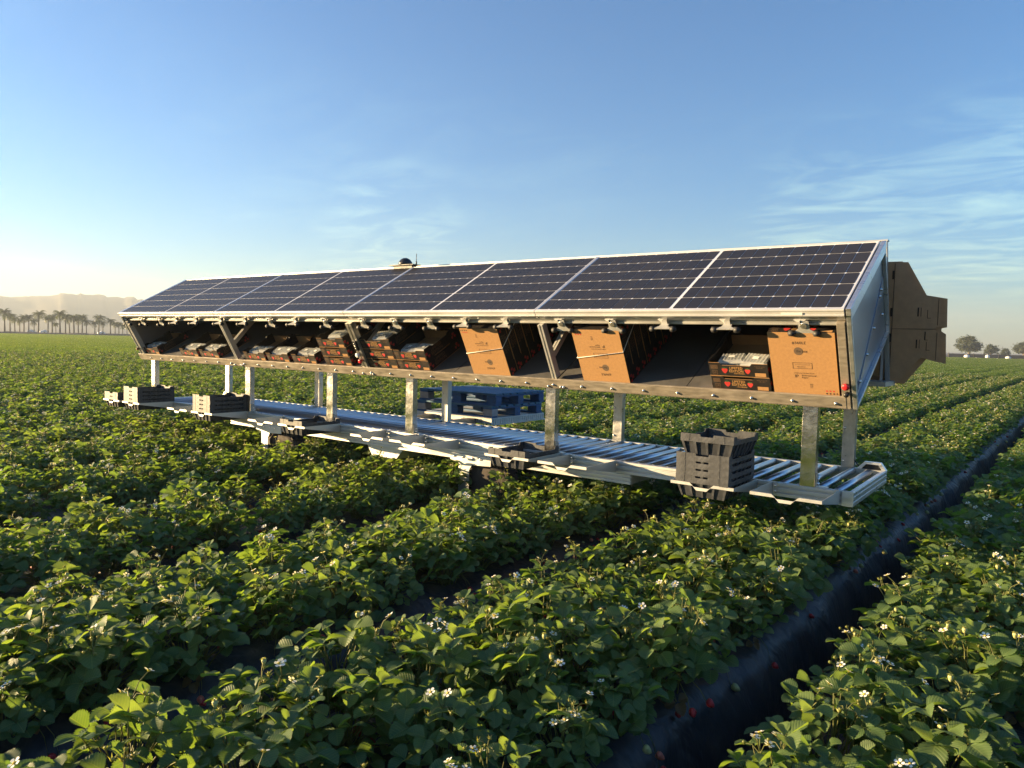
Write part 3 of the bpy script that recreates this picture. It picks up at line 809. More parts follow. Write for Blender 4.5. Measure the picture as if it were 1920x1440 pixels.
# end panels: sheet in a frame
for xe, s in ((XR, 1), (XL, -1)):
    mb = MB(); xo = xe + s * .002
    mb.box(min(xo, xo + s * .004), max(xo, xo + s * .004), .002, SW, HF - .066, -.044)
    ep = part('end_sheet', mb, ['sheet'], F)
    mb = MB(); x0, x1 = min(xe + s * .0065, xe + s * .03), max(xe + s * .0065, xe + s * .03)
    mb.box(x0, x1, -.003, .020, HF - .066, -.044); mb.box(x0, x1, SW - .02, SW + .003, HF - .066, -.044)
    mb.box(x0, x1, .0205, SW - .0205, HF - .066, HF - .046); mb.box(x0, x1, .0205, SW - .0205, -.075, -.044)
    mb.box(x0, x1 + .004, -.012, SW, -.0435, .002)
    part('end_frame', mb, ['alu'], F, ep, .002)
    mb = MB(); mb.prism([(.06, HF - .02), (.10, HF - .02), (SW - .03, HF + .27), (SW - .03, HF + .36)], x0, x0 + .006, 0)
    part('end_gusset', mb, ['sheet'], F, ep)
    for a, h in ((.16, HF + .035), (.38, HF + .10), (.60, HF + .17), (.82, HF + .29), (.86, -.28), (.86, -.46)):
        put('bolt', bolt_me, ep, F @ T((x0 + s * .006 if s > 0 else x0, a, h)) @ RZ(R_(90 * s)))
# swivel clips hanging from the eave
def clip_mesh(down):
    pl = MB()
    if down:
        pl.prism([(-.036, .004), (.036, .004), (.038, -.055), (.062, -.072), (.062, -.096), (-.062, -.096), (-.062, -.072), (-.038, -.055)], -.006, 0, 1)
        pl.box(-.028, .028, .0005, .03, -.006, .008)
        pl.lathe([(.0235, 0), (.0235, .005), (.021, .007)], 20, 1, T((0, -.0062, -.026)) @ RX(R_(90)), False)
        z, y = -.085, -.012
    else:
        pl.prism([(-.03, .01), (.03, .01), (.036, -.05), (.062, -.066), (.062, -.086), (-.062, -.086), (-.062, -.066), (-.036, -.05)], -.018, -.012, 2)
        pl.prism([(-.012, .02), (.012, .02), (.02, -.02), (-.02, -.02)], -.013, .02, 2)
        z, y = -.026, -.07
    rls = []
    for s in (-1, 1):
        rl = MB(); rl.lathe([(.007, -.028), (.007, -.019), (.0205, -.019), (.0205, .019), (.007, .019), (.007, .028)], 14, 0, T((s * .083, y, z)) @ RY(R_(90)))
        rls.append(rl.mesh('clip_roller', ['rubber']))
    return pl.mesh('swivel_clip', ['alu_dull', 'galv']), rls
CLD, CLF = clip_mesh(True), clip_mesh(False)
CLIPS = [(-9.43, 1), (-9.03, 1), (-8.60, 1), (-8.2, 0), (-7.78, 0), (-7.29, 0), (-6.84, 0), (-6.43, 1), (-6.0, 0), (-5.57, 1), (-5.37, 0), (-5.05, 1), (-4.64, 1),
         (-4.23, 1), (-3.83, 0), (-3.42, 0), (-2.93, 1), (-2.51, 1), (-2.11, 0), (-1.69, 0), (-1.24, 1)]
CLIPS = [c for c in CLIPS if abs(c[0] + 5.37) > .01]
vb = MB(); vb.prism([(-.035, -.083), (.035, -.083), (.006, -.106), (-.006, -.106)], .018, .034, 1); vb.box(-.003, .003, .008, .018, -.108, -.084)
vb_me = vb.mesh('eave_bracket', ['frame'])
for x, dn in CLIPS:
    put('eave_bracket', vb_me, cart, F @ T((x, 0, 0)))
    a, b = CLD if dn else CLF
    c = put('swivel_clip', a, cart, F @ T((x + .02, .02, -.096)) @ RX(R_(4)) @ Matrix.Diagonal((.86, .86, .86, 1)))
    for q in b: put('clip_roller', q, c, F @ T((x + .02, .02, -.096)) @ RX(R_(4)) @ Matrix.Diagonal((.86, .86, .86, 1)))
# emergency stop buttons
def estop(x, h, colr='red', r=.021):
    mb = MB(); mb.lathe([(.012, 0), (.012, .016), (r, .018), (r * 1.02, .026), (r * .86, .032), (r * .3, .034)], 16, 0, RX(R_(90)))
    part('stop_button', mb, [colr], F @ T((x, -.002, h)))
estop(XR - .022, -.50); estop(XR - .022, -.555, 'black', .014); estop(XR - 2 * PL - .02, -.505); estop(XR - 2 * PL - .022, -.44, 'label_white', .024)
estop(XL + .005, -.50, 'rust', .02)
mb = MB(); mb.box(XR - 2 * PL - .045, XR - 2 * PL + .005, -.012, .003, -.40, -.30); part('switch_box', mb, ['black'], F, None, .004)
for i in range(3):
    mb = MB(); mb.lathe([(.008, 0), (.008, .006), (.005, .008)], 10, 0, RX(R_(90))); part('switch', mb, ['bolt'], F @ T((XR - 2 * PL - .02, -.0125, -.325 - .025 * i)))
mb = MB(); mb.box(-1.33, -1.21, -.0172, -.0163, -.035, -.018); part('sticker', mb, ['label_white'], F)
# antenna on the ridge
mb = MB(); mb.prism([(-.17, 5.235), (.17, 5.235), (.17, 5.35), (-.17, 5.35)], CH + .728, CH + .736, 2); mb.box(-.13, .13, 5.26, 5.33, CH + .70, CH + .728)
ap = part('antenna_plate', mb, ['black'], T((-5.345, 0, 0)))
mb = MB(); mb.lathe([(.07, 0), (.072, .012), (.066, .03), (.05, .052), (.028, .066), (.006, .071)], 18); part('antenna_dome', mb, ['black'], T((-5.345, 5.30, CH + .737)), ap)
mb = MB(); mb.tube([(0, 0, 0), (0, 0, .03)], .007, 8); mb.tube([(0, 0, .03), (0, 0, .105)], .003, 6); part('antenna_whip', mb, ['black'], T((-5.192, 5.30, CH + .737)), ap)

# --- posts and conveyor
ZC = CH - .885                              # top of the conveyor rails
YN, YF = 4.87, 5.95
def post_mesh(ht, w=.092, d=.06):
    mb = MB(); mb.box(-w / 2, w / 2, 0, .004, 0, ht); mb.box(-w / 2, -w / 2 + .004, .0042, d, 0, ht); mb.box(w / 2 - .004, w / 2, .0042, d, 0, ht)
    return mb
def floor_h_at(y): return PZ + (HF - .013) * math.cos(SL) + (y - PY + (HF - .013) * math.sin(SL)) * math.tan(SL)
for i, x in enumerate((-9.55, -7.42, -5.98, -4.84, -3.26, -1.265)):
    y = YN + .008; zt = floor_h_at(y + .03) - .002
    ps = part('support_post', post_mesh(zt - ZC), ['mirror_steel'], T((x, y, ZC)), None, .001)
    mb = MB(); mb.box(w0 := .0475, w0 + .004, .01, .052, 0, .09); mb.prism([(.01, 0), (.075, 0), (.052, .08), (.01, .09)], .052, .056, 0); mb.box(.056, .12, .01, .07, 0, .004)
    part('foot_bracket', mb, ['galv'], T((x, y, ZC)), ps)
    for bz in (.02, .05): put('bolt', bolt_me, ps, T((x + .056, y + .04, ZC + bz)) @ RZ(R_(90)))
for i, x in enumerate((-9.46, -7.47, -5.31, -3.20, -1.245)):
    y = YF - .058; zt = floor_h_at(y) - .01
    ps = part('support_post', post_mesh(zt - ZC, .088), ['galv' if i != 2 else 'alu_dull'], T((x, y, ZC)), None, .001)
    for bz in (.05, .30): put('bolt', bolt_me, ps, T((x - .03, y, ZC + bz)))
mb = MB(); mb.tube([(-1.22, 5.90, ZC + .16), (-1.21, 5.91, ZC + .07), (-1.17, 5.93, ZC + .012), (-1.12, 5.945, ZC + .008)], .004, 6); part('cable', mb, ['black'])
def rail_profile(y0, y1, top, h, x0, x1, face):
    """extruded rail with two long grooves in its outer face (face = -1 towards -y, +1 towards +y)"""
    mb = MB(); yo = y0 if face < 0 else y1
    a, b = (y0 + .014, y1) if face < 0 else (y0, y1 - .014)
    mb.box(x0, x1, a, b, top - h, top)
    for z0, z1 in ((0, .22), (.34, .62), (.74, 1.0)):
        mb.box(x0 + .001, x1 - .001, min(yo, a if face < 0 else b), max(yo, a if face < 0 else b), top - h * z1, top - h * z0 - .0005)
    return mb
CX0 = -9.62
rn = part('conveyor_rail', rail_profile(YN, YN + .045, ZC, .088, CX0, XR - .03, -1), ['alu_dull'], ID, None, .0015)
part('conveyor_rail', rail_profile(YF - .045, YF, ZC, .088, CX0, XR - .03, 1), ['alu_dull'], ID, None, .0015)
for xe, s in ((XR, 1), (CX0, -1)):
    mb = MB(); a, b = (xe - .029, xe - .006) if s > 0 else (xe + .006 - .03, xe - .001)
    mb.box(a, b, YN + .0, YF - .0, ZC - .089, ZC + .002)
    o0, o1 = (b, b + .006) if s > 0 else (a - .006, a)
    for z0, z1 in ((.002, .022), (.030, .056), (.064, .089)): mb.box(o0, o1, YN, YF, ZC - z1, ZC - z0)
    part('end_rail', mb, ['alu'], ID, None, .0015)
mb = MB(); mb.box(XR - .066, XR - .0, YN - .004, YN - .0005, ZC - .09, ZC + .003); part('corner_cap', mb, ['alu'], ID)
roller = MB(); roller.tube([(0, YN + .05, 0), (0, YF - .05, 0)], .0245, 14); roller.tube([(0, YN + .044, 0), (0, YN + .052, 0)], .009, 8); roller.tube([(0, YF - .052, 0), (0, YF - .044, 0)], .009, 8)
roller_me = roller.mesh('roller', ['roller'])
x = XR - .115; i = 0
while x > CX0 + .06:
    put('roller', roller_me, cart, T((x, 0, ZC - .022)) @ RY(.7 * i)); x -= .1155; i += 1
mb = MB(); mb.prism([(XR - .20, ZC), (XR - .15, ZC + .055), (XR - .04, ZC + .055), (XR - .0, ZC), (XR - .03, ZC), (XR - .055, ZC + .038), (XR - .14, ZC + .038), (XR - .17, ZC)], YF - .03, YF + .012, 1)
part('lift_handle', mb, ['alu'], ID)
mb = MB(); mb.prism([(XR - .165, ZC), (XR - .139, ZC + .036), (XR - .056, ZC + .036), (XR - .032, ZC)], YF - .012, YF - .004, 1); part('handle_grip', mb, ['black'])
mb = MB(); mb.prism([(CX0 + .20, ZC), (CX0 + .15, ZC + .055), (CX0 + .04, ZC + .055), (CX0, ZC), (CX0 + .03, ZC), (CX0 + .055, ZC + .038), (CX0 + .14, ZC + .038), (CX0 + .17, ZC)], YF - .03, YF + .012, 1)
part('lift_handle', mb, ['alu'], ID)
# --- under frame
BX0, BX1 = -7.75, -2.52
for y0, y1, fc in ((YN + .002, YN + .05, -1), (YF - .05, YF - .002, 1)):
    part('chassis_beam', rail_profile(y0, y1, ZC - .0895, .075, BX0, BX1, fc), ['alu_dull'], ID, None, .0015)
for x in (BX1 - .035, -5.25, BX0 + .035):
    mb = MB(); mb.box(x - .03, x + .03, YN + .051, YF - .051, ZC - .163, ZC - .092); part('cross_beam', mb, ['galv'], ID)
mb = MB(); mb.prism([(-5.43, ZC - .166), (-4.93, ZC - .166), (-5.02, ZC - .27), (-5.36, ZC - .27)], YN + .03, YF - .05, 1)
part('battery_box', mb, ['alu_dull'], ID, None, .004)
def leg(x, y, s):
    mb = MB(); mb.prism([(x - .20, ZC - .115), (x + .26, ZC - .115), (x + .26, ZC - .19), (x + .05, ZC - .20), (x + .02, ZC - .25), (x + .02, .40), (x - .10, .40), (x - .10, ZC - .19), (x - .20, ZC - .175)], y - s * .004, y - s * .012, 1)
    lg = part('wheel_leg', mb, ['alu_dull'], ID)
    for dx in (-.15, -.05, .06, .15): put('bolt', bolt_me, lg, T((x + dx, y - s * .012, ZC - .14)) @ (ID if s > 0 else RZ(math.pi)))
    w = put('wheel', None, cart, T((x + .17, y + s * .12, .36)))
    for nm, pr, mt in (('tyre', [(.17, -.075), (.31, -.085), (.35, -.06), (.357, 0), (.35, .06), (.31, .085), (.17, .075)], 'tyre'), ('rim', [(.03, -.055), (.17, -.05), (.17, .05), (.03, .055)], 'rust')):
        mb = MB(); mb.lathe(pr, 28, 0, RX(R_(90))); part(nm, mb, [mt], WM[w], w)
    mb = MB()
    for j in range(20):
        a = 2 * math.pi * j / 20; mb.box(-.018, .018, -.08, .08, .345, .362, 0, RY(a))
    part('tread', mb, ['tyre'], WM[w], w)
    mb = MB(); mb.tube([(x + .0, y + s * .02, .44), (x + .17, y + s * .12, .36)], .022, 8); mb.tube([(x + .17, y - s * .0, .36), (x + .17, y + s * .2, .36)], .018, 8); part('axle', mb, ['rust'])
for x in (-4.10, -7.02):
    leg(x, YN, 1); leg(x, YF, -1)
# --- crate holders along the near rail
def holder_meshes():
    HW, HL = .21, .44
    lip = MB()
    out = [(-HW, 0), (-.065, 0), (-.045, -.026), (.045, -.026), (.065, 0), (HW, 0)]
    low = [(x, z - .016) for x, z in out]
    poly = out + low[::-1]
    lip.prism([(HW, 0), (HW, -.019), (.060, -.019), (.034, -.046), (-.034, -.046), (-.060, -.019), (-HW, -.019), (-HW, 0), (-.080, 0), (-.050, -.026), (.050, -.026), (.080, 0)], 0, .004, 1)
    sides = []
    for x, xt in ((-HW, -HW + .0045), (HW - .004, HW - .0345)):
        side = MB(); side.prism([(.0045, 0), (HL, 0), (HL, -.085), (HL - .02, -.088), (.0045, -.020)], x, x + .004, 0)
        side.box(xt, xt + .03, HL - .004, HL, -.085, -.002); sides.append(side.mesh('side_plate', ['alu_dull']))
    lip.box(-HW, -.082, .0045, .014, -.003, 0); lip.box(.082, HW, .0045, .014, -.003, 0)
    return lip.mesh('crate_holder', ['alu_dull']), sides
HLIP, HSIDE = holder_meshes()
ZH = CH - .878
HOLD = [-1.27, -1.79, -2.85, -3.355, -4.42, -4.925, -6.01, -6.52, -7.62, -8.14, -9.23, -9.74]
HLAB = ['empty', 'with crates', 'empty', 'with crate', 'empty', 'empty', 'with crate', 'empty', 'with crates', 'empty', 'with crates', 'with crates']
for x in HOLD:
    m = T((x, YN - .4405, ZH))
    h = put('crate_holder', HLIP, cart, m)
    for sp_ in HSIDE: put('side_plate', sp_, h, m)
    for z in (-.025, -.062):
        for sx in (-.19, .19): put('bolt', bolt_me, h, m @ T((sx, .436, z)))
# --- rear rack and pallet platform
mb = MB(); ry0, rz0, ry1, rz1 = 5.49, CH + .735, 5.84, CH - .215
def lean(x0, x1, off=0.0, w=.03):
    mb.prism([(ry0 + off, rz0), (ry0 + off + w, rz0), (ry1 + off + w, rz1), (ry1 + off, rz1)], x0, x1, 0)
for x in (XR - .03, XR - 2.1, XR - 4.2, XR - 6.3, XL): lean(x, x + .03)
mb.box(XL, XR + .03, ry1 - .30, ry1 + .05, rz1 - .035, rz1 - .0005); mb.box(XL, XR + .004, ry0, ry0 + .05, rz0, rz0 + .012)
part('rear_rack', mb, ['alu_dull'], ID, None, .002)
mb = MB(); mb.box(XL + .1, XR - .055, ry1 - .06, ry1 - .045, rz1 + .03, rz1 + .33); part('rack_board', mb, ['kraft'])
mb = MB(); mb.box(XR - .05, XR - .035, ry1 - .075, ry1 - .06, rz1, rz1 + .36); part('rack_bar', mb, ['alu_dull'])
mb = MB(); mb.box(-6.33, -5.14, 6.5, 7.55, CH - .955, CH - .885)
for j in range(24): mb.box(-5.139, -5.131, 6.53 + .043 * j, 6.548 + .043 * j, CH - .95, CH - .895)
mb.box(-5.139, -5.10, 6.5, 7.56, CH - .962, CH - .956)
pf = part('pallet_platform', mb, ['white'], ID)
mb = MB()
for x in (-6.15, -5.92, -5.52, -5.33):
    for dx in (-.045, .02):
        for b in ((-.0, .03, 0, .004), (0, .03, .026, .03), (0, .004, .004, .026), (.026, .03, .004, .026)):
            mb.box(x + dx + b[0], x + dx + b[1], 6.4975, 6.4995, CH - .935 + b[2], CH - .935 + b[3])
    mb.box(x - .075, x - .05, 6.4975, 6.4995, CH - .922, CH - .918); mb.box(x + .055, x + .08, 6.4975, 6.4995, CH - .922, CH - .918)
part('platform_marks', mb, ['ink'], ID, pf)
mb = MB(); mb.box(-6.1, -6.02, YF - .04, 6.49, CH - .97, CH - .9); mb.box(-5.45, -5.37, YF - .04, 6.49, CH - .97, CH - .9); part('platform_arm', mb, ['galv'])

# ------------------------------------------------------------------ pallets
def pallet(z, dx, dy, rot, lab, seed, worn):
    rng = random.Random(seed); base = T((-5.735 + dx, 7.02 + dy, z)) @ RZ(rot)
    r = put('pallet', None, None, base); tag(r, lab, 'pallet', 'blue pallets on the rear platform')
    Lx, Ly = 1.18, 1.0; zt = .1365
    for j in range(7):
        w = .125 if j in (0, 3, 6) else .10; yc = -Ly / 2 + .0625 + j * (Ly - .125) / 6
        mb = MB(); mb.box(-Lx / 2, Lx / 2, yc - w / 2, yc + w / 2, .117, .138 + rng.uniform(-.001, .001)); part('deck_board', mb, ['blue_top'], base, r)
    for ix, xc in enumerate((-Lx / 2 + .07, 0, Lx / 2 - .07)):
        mb = MB(); mb.box(xc - .06, xc + .06, -Ly / 2, Ly / 2, .098, .1165); part('stringer_board', mb, ['blue'], base, r)
        for iy, yc in enumerate((-Ly / 2 + .06, 0, Ly / 2 - .06)):
            mb = MB(); mb.box(xc - .068, xc + .068, yc - .055, yc + .055, .0205, .0975); part('block', mb, ['pale_wood' if (ix, iy) in worn else 'blue'], base, r, .004)
    for yc in (-Ly / 2 + .05, 0, Ly / 2 - .05):
        mb = MB(); mb.box(-Lx / 2, Lx / 2, yc - .05, yc + .05, .0, .02); part('bottom_board', mb, ['blue'], base, r)
pallet(CH - .884, 0, -.01, 0, 'lower blue wooden pallet lying on the white platform', 1, {(0, 0), (2, 0)})
pallet(CH - .745, .012, .02, R_(1.0), 'upper blue wooden pallet stacked on the other pallet', 2, {(0, 0)})

# ------------------------------------------------------------------ black harvest crates
CWX, CLY = .35, .47
def crate_meshes():
    rim = MB(); rh = .047; t = .006; X, Y = CWX / 2, CLY / 2
    for s in (-1, 1):                        # short sides with the hand notch
        y0, y1 = (-Y, -Y + t) if s < 0 else (Y - t, Y)
        rim.prism([(-X, 0), (X, 0), (X, rh), (.045, rh), (.040, rh - .016), (-.040, rh - .016), (-.045, rh), (-X, rh)], y0, y1, 1)
        for xx in (-.115, .115): rim.box(xx - .0012, xx + .0012, y0 - .0015 if s < 0 else y1, y0 if s < 0 else y1 + .0015, .002, rh - .002)
        x0, x1 = (-X, -X + t) if s < 0 else (X - t, X)
        rim.prism([(-Y + t, 0), (Y - t, 0), (Y - t, rh), (Y - .05, rh), (Y - .065, rh - .022), (-Y + .065, rh - .022), (-Y + .05, rh), (-Y + t, rh)], x0, x1, 0)
    rim.box(-X, X, -Y, -Y + .020, -.004, -.0002); rim.box(-X, X, Y - .02, Y, -.004, -.0002)
    rim.box(-X, -X + .02, -Y + .0205, Y - .0205, -.004, -.0002); rim.box(X - .02, X, -Y + .0205, Y - .0205, -.004, -.0002)
    slot = MB()
    for s in (-1, 1):
        xs = s * (X + .0008)
        for y in (-.10, -.045, .01, .085): slot.box(min(xs, s * X), max(xs, s * X), y, y + (.035 if y > .05 else .028), .006, .019)
    bas = MB(); D = .095
    tx, ty, bx, by = X - .014, Y - .014, X - .038, Y - .034
    def wall(p0, p1, q0, q1, th):            # top edge p0-p1, bottom edge q0-q1, thickness vector
        bas.hexa([(*q0, -D), (*q1, -D), (q1[0] + th[0], q1[1] + th[1], -D), (q0[0] + th[0], q0[1] + th[1], -D)],
                 [(*p0, -.004), (*p1, -.004), (p1[0] + th[0], p1[1] + th[1], -.004), (p0[0] + th[0], p0[1] + th[1], -.004)])
    for s in (-1, 1):
        wall((-tx, s * ty), (tx, s * ty), (-bx, s * by), (bx, s * by), (0, -s * .004))
        wall((s * tx, -ty), (s * tx, ty), (s * bx, -by), (s * bx, by), (-s * .004, 0))
    bas.box(-bx, bx, -by, by, -D, -D + .004)
    rib = MB()
    for s in (-1, 1):
        for j in range(5):
            f = -1 + .5 * j; w = .018
            rib.hexa([(f * bx - w / 2 * .7, s * (by + .008), -D), (f * bx + w / 2 * .7, s * (by + .008), -D), (f * bx + w / 2 * .7, s * (by - .002), -D), (f * bx - w / 2 * .7, s * (by - .002), -D)],
                     [(f * tx - w / 2, s * (ty + .013), -.004), (f * tx + w / 2, s * (ty + .013), -.004), (f * tx + w / 2, s * (ty - .002), -.004), (f * tx - w / 2, s * (ty - .002), -.004)])
        for j in range(7):
            f = -1 + j / 3; w = .012
            rib.hexa([(s * (bx + .005), f * by - w / 2, -D), (s * (bx + .005), f * by + w / 2, -D), (s * (bx - .002), f * by + w / 2, -D), (s * (bx - .002), f * by - w / 2, -D)],
                     [(s * (tx + .012), f * ty - w / 2, -.004), (s * (tx + .012), f * ty + w / 2, -.004), (s * (tx - .002), f * ty + w / 2, -.004), (s * (tx - .002), f * ty - w / 2, -.004)])
    return rim.mesh('rim', ['crate']), slot.mesh('side_slots', ['black']), bas.mesh('basket', ['crate_dark']), rib.mesh('rib', ['crate'])
CR_ME = crate_meshes()
def crate(x, z, lab, rot=0.0, dy=0.0, tilt=0.0):
    m = T((x, YN - .205 + dy, z)) @ RZ(rot) @ RX(tilt)
    r = put('harvest_crate', None, None, m); tag(r, lab, 'crate', 'black harvest crates on the crate holders')
    for nm, me in zip(('rim', 'side_slots', 'basket', 'rib'), CR_ME):
        q = put(nm, me, r, m)
        if nm in ('rib', 'side_slots'): q['kind'] = 'stuff'
    return r
STEP = .0475
def stack(x, n, where):
    for i in range(n):
        w = 'bottom' if i == 0 else ('top' if i == n - 1 else ordw(i) + ' from bottom')
        crate(x + random.uniform(-.002, .002), ZH + .002 + STEP * i, '%s black crate of the nested stack %s' % (w, where), random.uniform(-.006, .006))
stack(-1.79, 4, 'below the raised crate at right end')
crate(-1.775, ZH + .002 + STEP * 4 + .071, 'raised black crate holding berries on the right end stack', R_(.8), .012, R_(-1.2))
crate(-3.355, ZH + .002, 'single low black crate hanging below the middle support post', R_(.5))
crate(-6.01, ZH + .002, 'single low black crate hanging near the left wheel leg', R_(-.5))
stack(-7.62, 4, 'between two empty holders')
stack(-9.23, 4, 'beside the leftmost post')
stack(-9.74, 2, 'at the far left end')
def heap(x, y, z, w, l, n, seed):
    rng = random.Random(seed); mb = MB()
    for i in range(n):
        r = rng.uniform(.014, .019); c = Vector((x + rng.uniform(-w, w), y + rng.uniform(-l, l), z + rng.uniform(0, .045)))
        q = T(c) @ RX(rng.uniform(0, 6)) @ RY(rng.uniform(0, 6)); mb.lathe([(r * .1, -r * 1.3), (r * .6, -r * .9), (r, 0), (r * .8, r * .6), (r * .2, r * .85)], 7, 0, q)
    return mb
o = put('picked_strawberries', heap(-1.775, YN - .193, ZH + .175, .115, .17, 120, 4).mesh('picked_strawberries', ['berry_red']))
tag(o, 'red picked strawberries heaped in the raised crate', 'strawberries', None, 'stuff')

# ------------------------------------------------------------------ cartons (black printed strawberry trays)
TWX, TLY, TH_ = .385, .43, .088
def berry_shape(mb, x, y, r, mat, mi_red, mi_green, flip=1):
    pts = [(0, -1.1), (.45, -.75), (.85, -.1), (.9, .35), (.55, .7), (0, .6), (-.55, .7), (-.9, .35), (-.85, -.1), (-.45, -.75)]
    flat(mb, [(x + p[0] * r, y + p[1] * r) for p in pts], mat, mi_red)
    g = [(0, .55), (.5, .62), (.8, .95), (.25, .9), (0, 1.25), (-.25, .9), (-.8, .95), (-.5, .62)]
    flat(mb, [(x + p[0] * r, y + p[1] * r) for p in g], mat @ T((0, 0, .0003)), mi_green)
def tray_meshes():
    """open tray, floor at z = 0, front wall facing -y"""
    X, Y, t = TWX / 2, TLY / 2, .004
    b = MB()
    b.box(-X, X, -Y, Y, 0, .0035, 1)
    b.box(-X + t, X - t, -Y + t, Y - t, .0036, .0046, 2)
    for s in (-1, 1):
        y0, y1 = (-Y, -Y + t) if s < 0 else (Y - t, Y)
        hc, hm = TH_ + .010, TH_ - .008
        b.prism([(-X, .0036), (X, .0036), (X, hc), (X - .10, hc), (X - .113, hm), (-X + .088, hm), (-X + .075, hc), (-X, hc)], y0, y1, 1, 0)
        yi = y1 if s < 0 else y0 - .001
        b.prism([(-X + t, .005), (X - t, .005), (X - t, hm - .001), (-X + t, hm - .001)], yi, yi + .001, 1, 2)
        x0, x1 = (-X, -X + t) if s < 0 else (X - t, X)
        b.prism([(-Y + t, .0036), (Y - t, .0036), (Y - t, hc + .012), (Y - .09, hc + .012), (Y - .10, hm + .012), (-Y + .10, hm + .012), (-Y + .09, hc + .012), (-Y + t, hc + .012)], x0, x1, 0, 0)
        for yy in (-.12, .12): b.box(x0, x1, yy - .012, yy + .012, hm + .0125, hm + .022, 0)
        # kraft cut edges along the tops
        b.box(-X + .001, -X + .074, y0 + .0005, y1 - .0005, hc, hc + .0008, 1); b.box(X - .099, X - .001, y0 + .0005, y1 - .0005, hc, hc + .0008, 1)
        b.box(-X + .089, X - .114, y0 + .0005, y1 - .0005, hm, hm + .0008, 1)
    p = MB(); m = T((0, -Y - .0006, 0)) @ RX(R_(90))       # front print: x right, y up
    add_text(p, 'LIMITED', .026, m @ T((-.012, .062, 0)), 0, .92); add_text(p, 'EDITION', .026, m @ T((-.012, .040, 0)), 0, .92)
    add_text(p, 'STRAWBERRIES', .010, m @ T((0.006, .023, 0)), 0)
    berry_shape(p, -.088, .045, .022, m, 1, 2); berry_shape(p, .062, .045, .020, m, 1, 2)
    flat(p, [(X - .085, .008), (X - .016, .008), (X - .016, .034), (X - .085, .034)], m, 3)
    add_text(p, 'PRODUCT OF USA', .008, m @ T((X - .052, .080, 0)), 4); add_text(p, 'KEEP COLD', .008, m @ T((X - .052, .070, 0)), 4)
    for i in range(5): flat(p, [(-X + .012, .078 - i * .006), (-X + .06, .078 - i * .006), (-X + .06, .0805 - i * .006), (-X + .012, .0805 - i * .006)], m, 4)
    frame_rect(p, -X + .022, -X + .055, .010, .042, .002, m, 4); add_text(p, 'LE', .02, m @ T((-X + .0385, .026, 0)), 4)
    for s in (-1, 1):                        # long sides
        ms = T((s * (X + .0006), 0, 0)) @ RZ(R_(90) * s) @ RX(R_(90))
        add_text(p, 'LIMITED', .040, ms @ T((-.06 * 1, .066, 0)), 5); add_text(p, 'EDITION', .040, ms @ T((-.06, .030, 0)), 5)
        for bx_2, by_2, rr in ((-.20, .06, .017), (-.175, .032, .015), (.185, .06, .017), (.205, .034, .015), (.165, .035, .014)): berry_shape(p, bx_2, by_2, rr, ms, 1, 2)
    u = MB(); m = T((0, 0, -.0006)) @ RX(R_(180))          # underside print, seen on upright stacks: y up = towards -y wall
    add_text(u, '#360LE', .027, m @ T((-.012, .146, 0)), 0)
    pts = [(math.cos(2 * math.pi * i / 20) * .027 - .02, math.sin(2 * math.pi * i / 20) * .027 + .090) for i in range(20)]
    flat(u, pts, m, 1); add_text(u, 'the box', .026, m @ T((0, .090, .0004)), 0, .8); add_text(u, 'TM', .008, m @ T((.05, .100, .0004)), 0)
    frame_rect(u, -.062, .052, -.030, .012, .0024, m, 0)
    for i, (a, b_) in enumerate(((-.05, .04), (-.05, .04))): flat(u, [(a, .001 - i * .006), (b_, .001 - i * .006), (b_, .0028 - i * .006), (a, .0028 - i * .006)], m, 1)
    add_text(u, 'RECYCLE', .012, m @ T((-.012, -.018, 0)), 0)
    add_text(u, 'CORRUGATED RECYCLES', .0105, m @ T((0, -.062, 0)), 0); add_text(u, 'IP', .030, m @ T((-.045, -.084, 0)), 0)
    add_text(u, 'International', .0165, m @ T((.028, -.077, 0)), 0); add_text(u, 'Paper', .0165, m @ T((.004, -.092, 0)), 0)
    add_text(u, '103', .024, m @ T((.038, -.150, 0)) @ RZ(R_(90)), 0)
    for i in range(3):
        for j in range(2):
            q = [(X - .07 + i * .02 + .006 * math.cos(k * 1.047), -Y + .018 + j * .018 + .006 * math.sin(k * 1.047)) for k in range(6)]
            flat(u, q, m, 0 if j == 0 else 2)
    flat(u, [(X - .012, -Y + .014), (X - .006, -Y + .020), (X - .012, -Y + .026), (X - .018, -Y + .02)], m, 0)
    return (b.mesh('carton', ['carton_black', 'kraft', 'kraft_in']), p.mesh('print', ['ink_gold', 'ink_red', 'ink_green', 'kraft', 'ink_bronze', 'ink_bronze']), u.mesh('base_print', ['ink', 'ink_soft', 'ink_red']))
TR_ME = tray_meshes()
def tray(m, lab, under=False, group='printed strawberry cartons on the shelf'):
    r = put('strawberry_carton', None, None, m); tag(r, lab, 'carton', group)
    put('carton', TR_ME[0], r, m); put('print', TR_ME[1], r, m)
    if under: put('base_print', TR_ME[2], r, m)
    return r
def upright(xc, a0, n, flip, where, jit):
    """cartons stood on edge, bottoms facing out of the shelf"""
    for i in range(n):
        # tray bottom normal (-z) turned to point out (-a); the printed short wall up
        rot = RX(R_(-90)) if not flip else RX(R_(-90)) @ RZ(math.pi)
        m = F @ T((xc + random.uniform(-jit, jit), a0 + i * (TH_ + .013), HF + .003 + TLY / 2)) @ rot
        nm = 'front' if i == 0 else ordw(i)
        tray(m, ('front carton showing its kraft base, %s' if i == 0 else nm + ' carton behind the front one, %s') % where, i == 0)
upright(-1.245, .020, 8, False, 'upright stack at right end strut', .002)
upright(-2.65, .020, 8, True, 'tied upright stack right of middle', .003)
upright(-3.715, .020, 8, True, 'tied upright stack above blue pallets', .003)
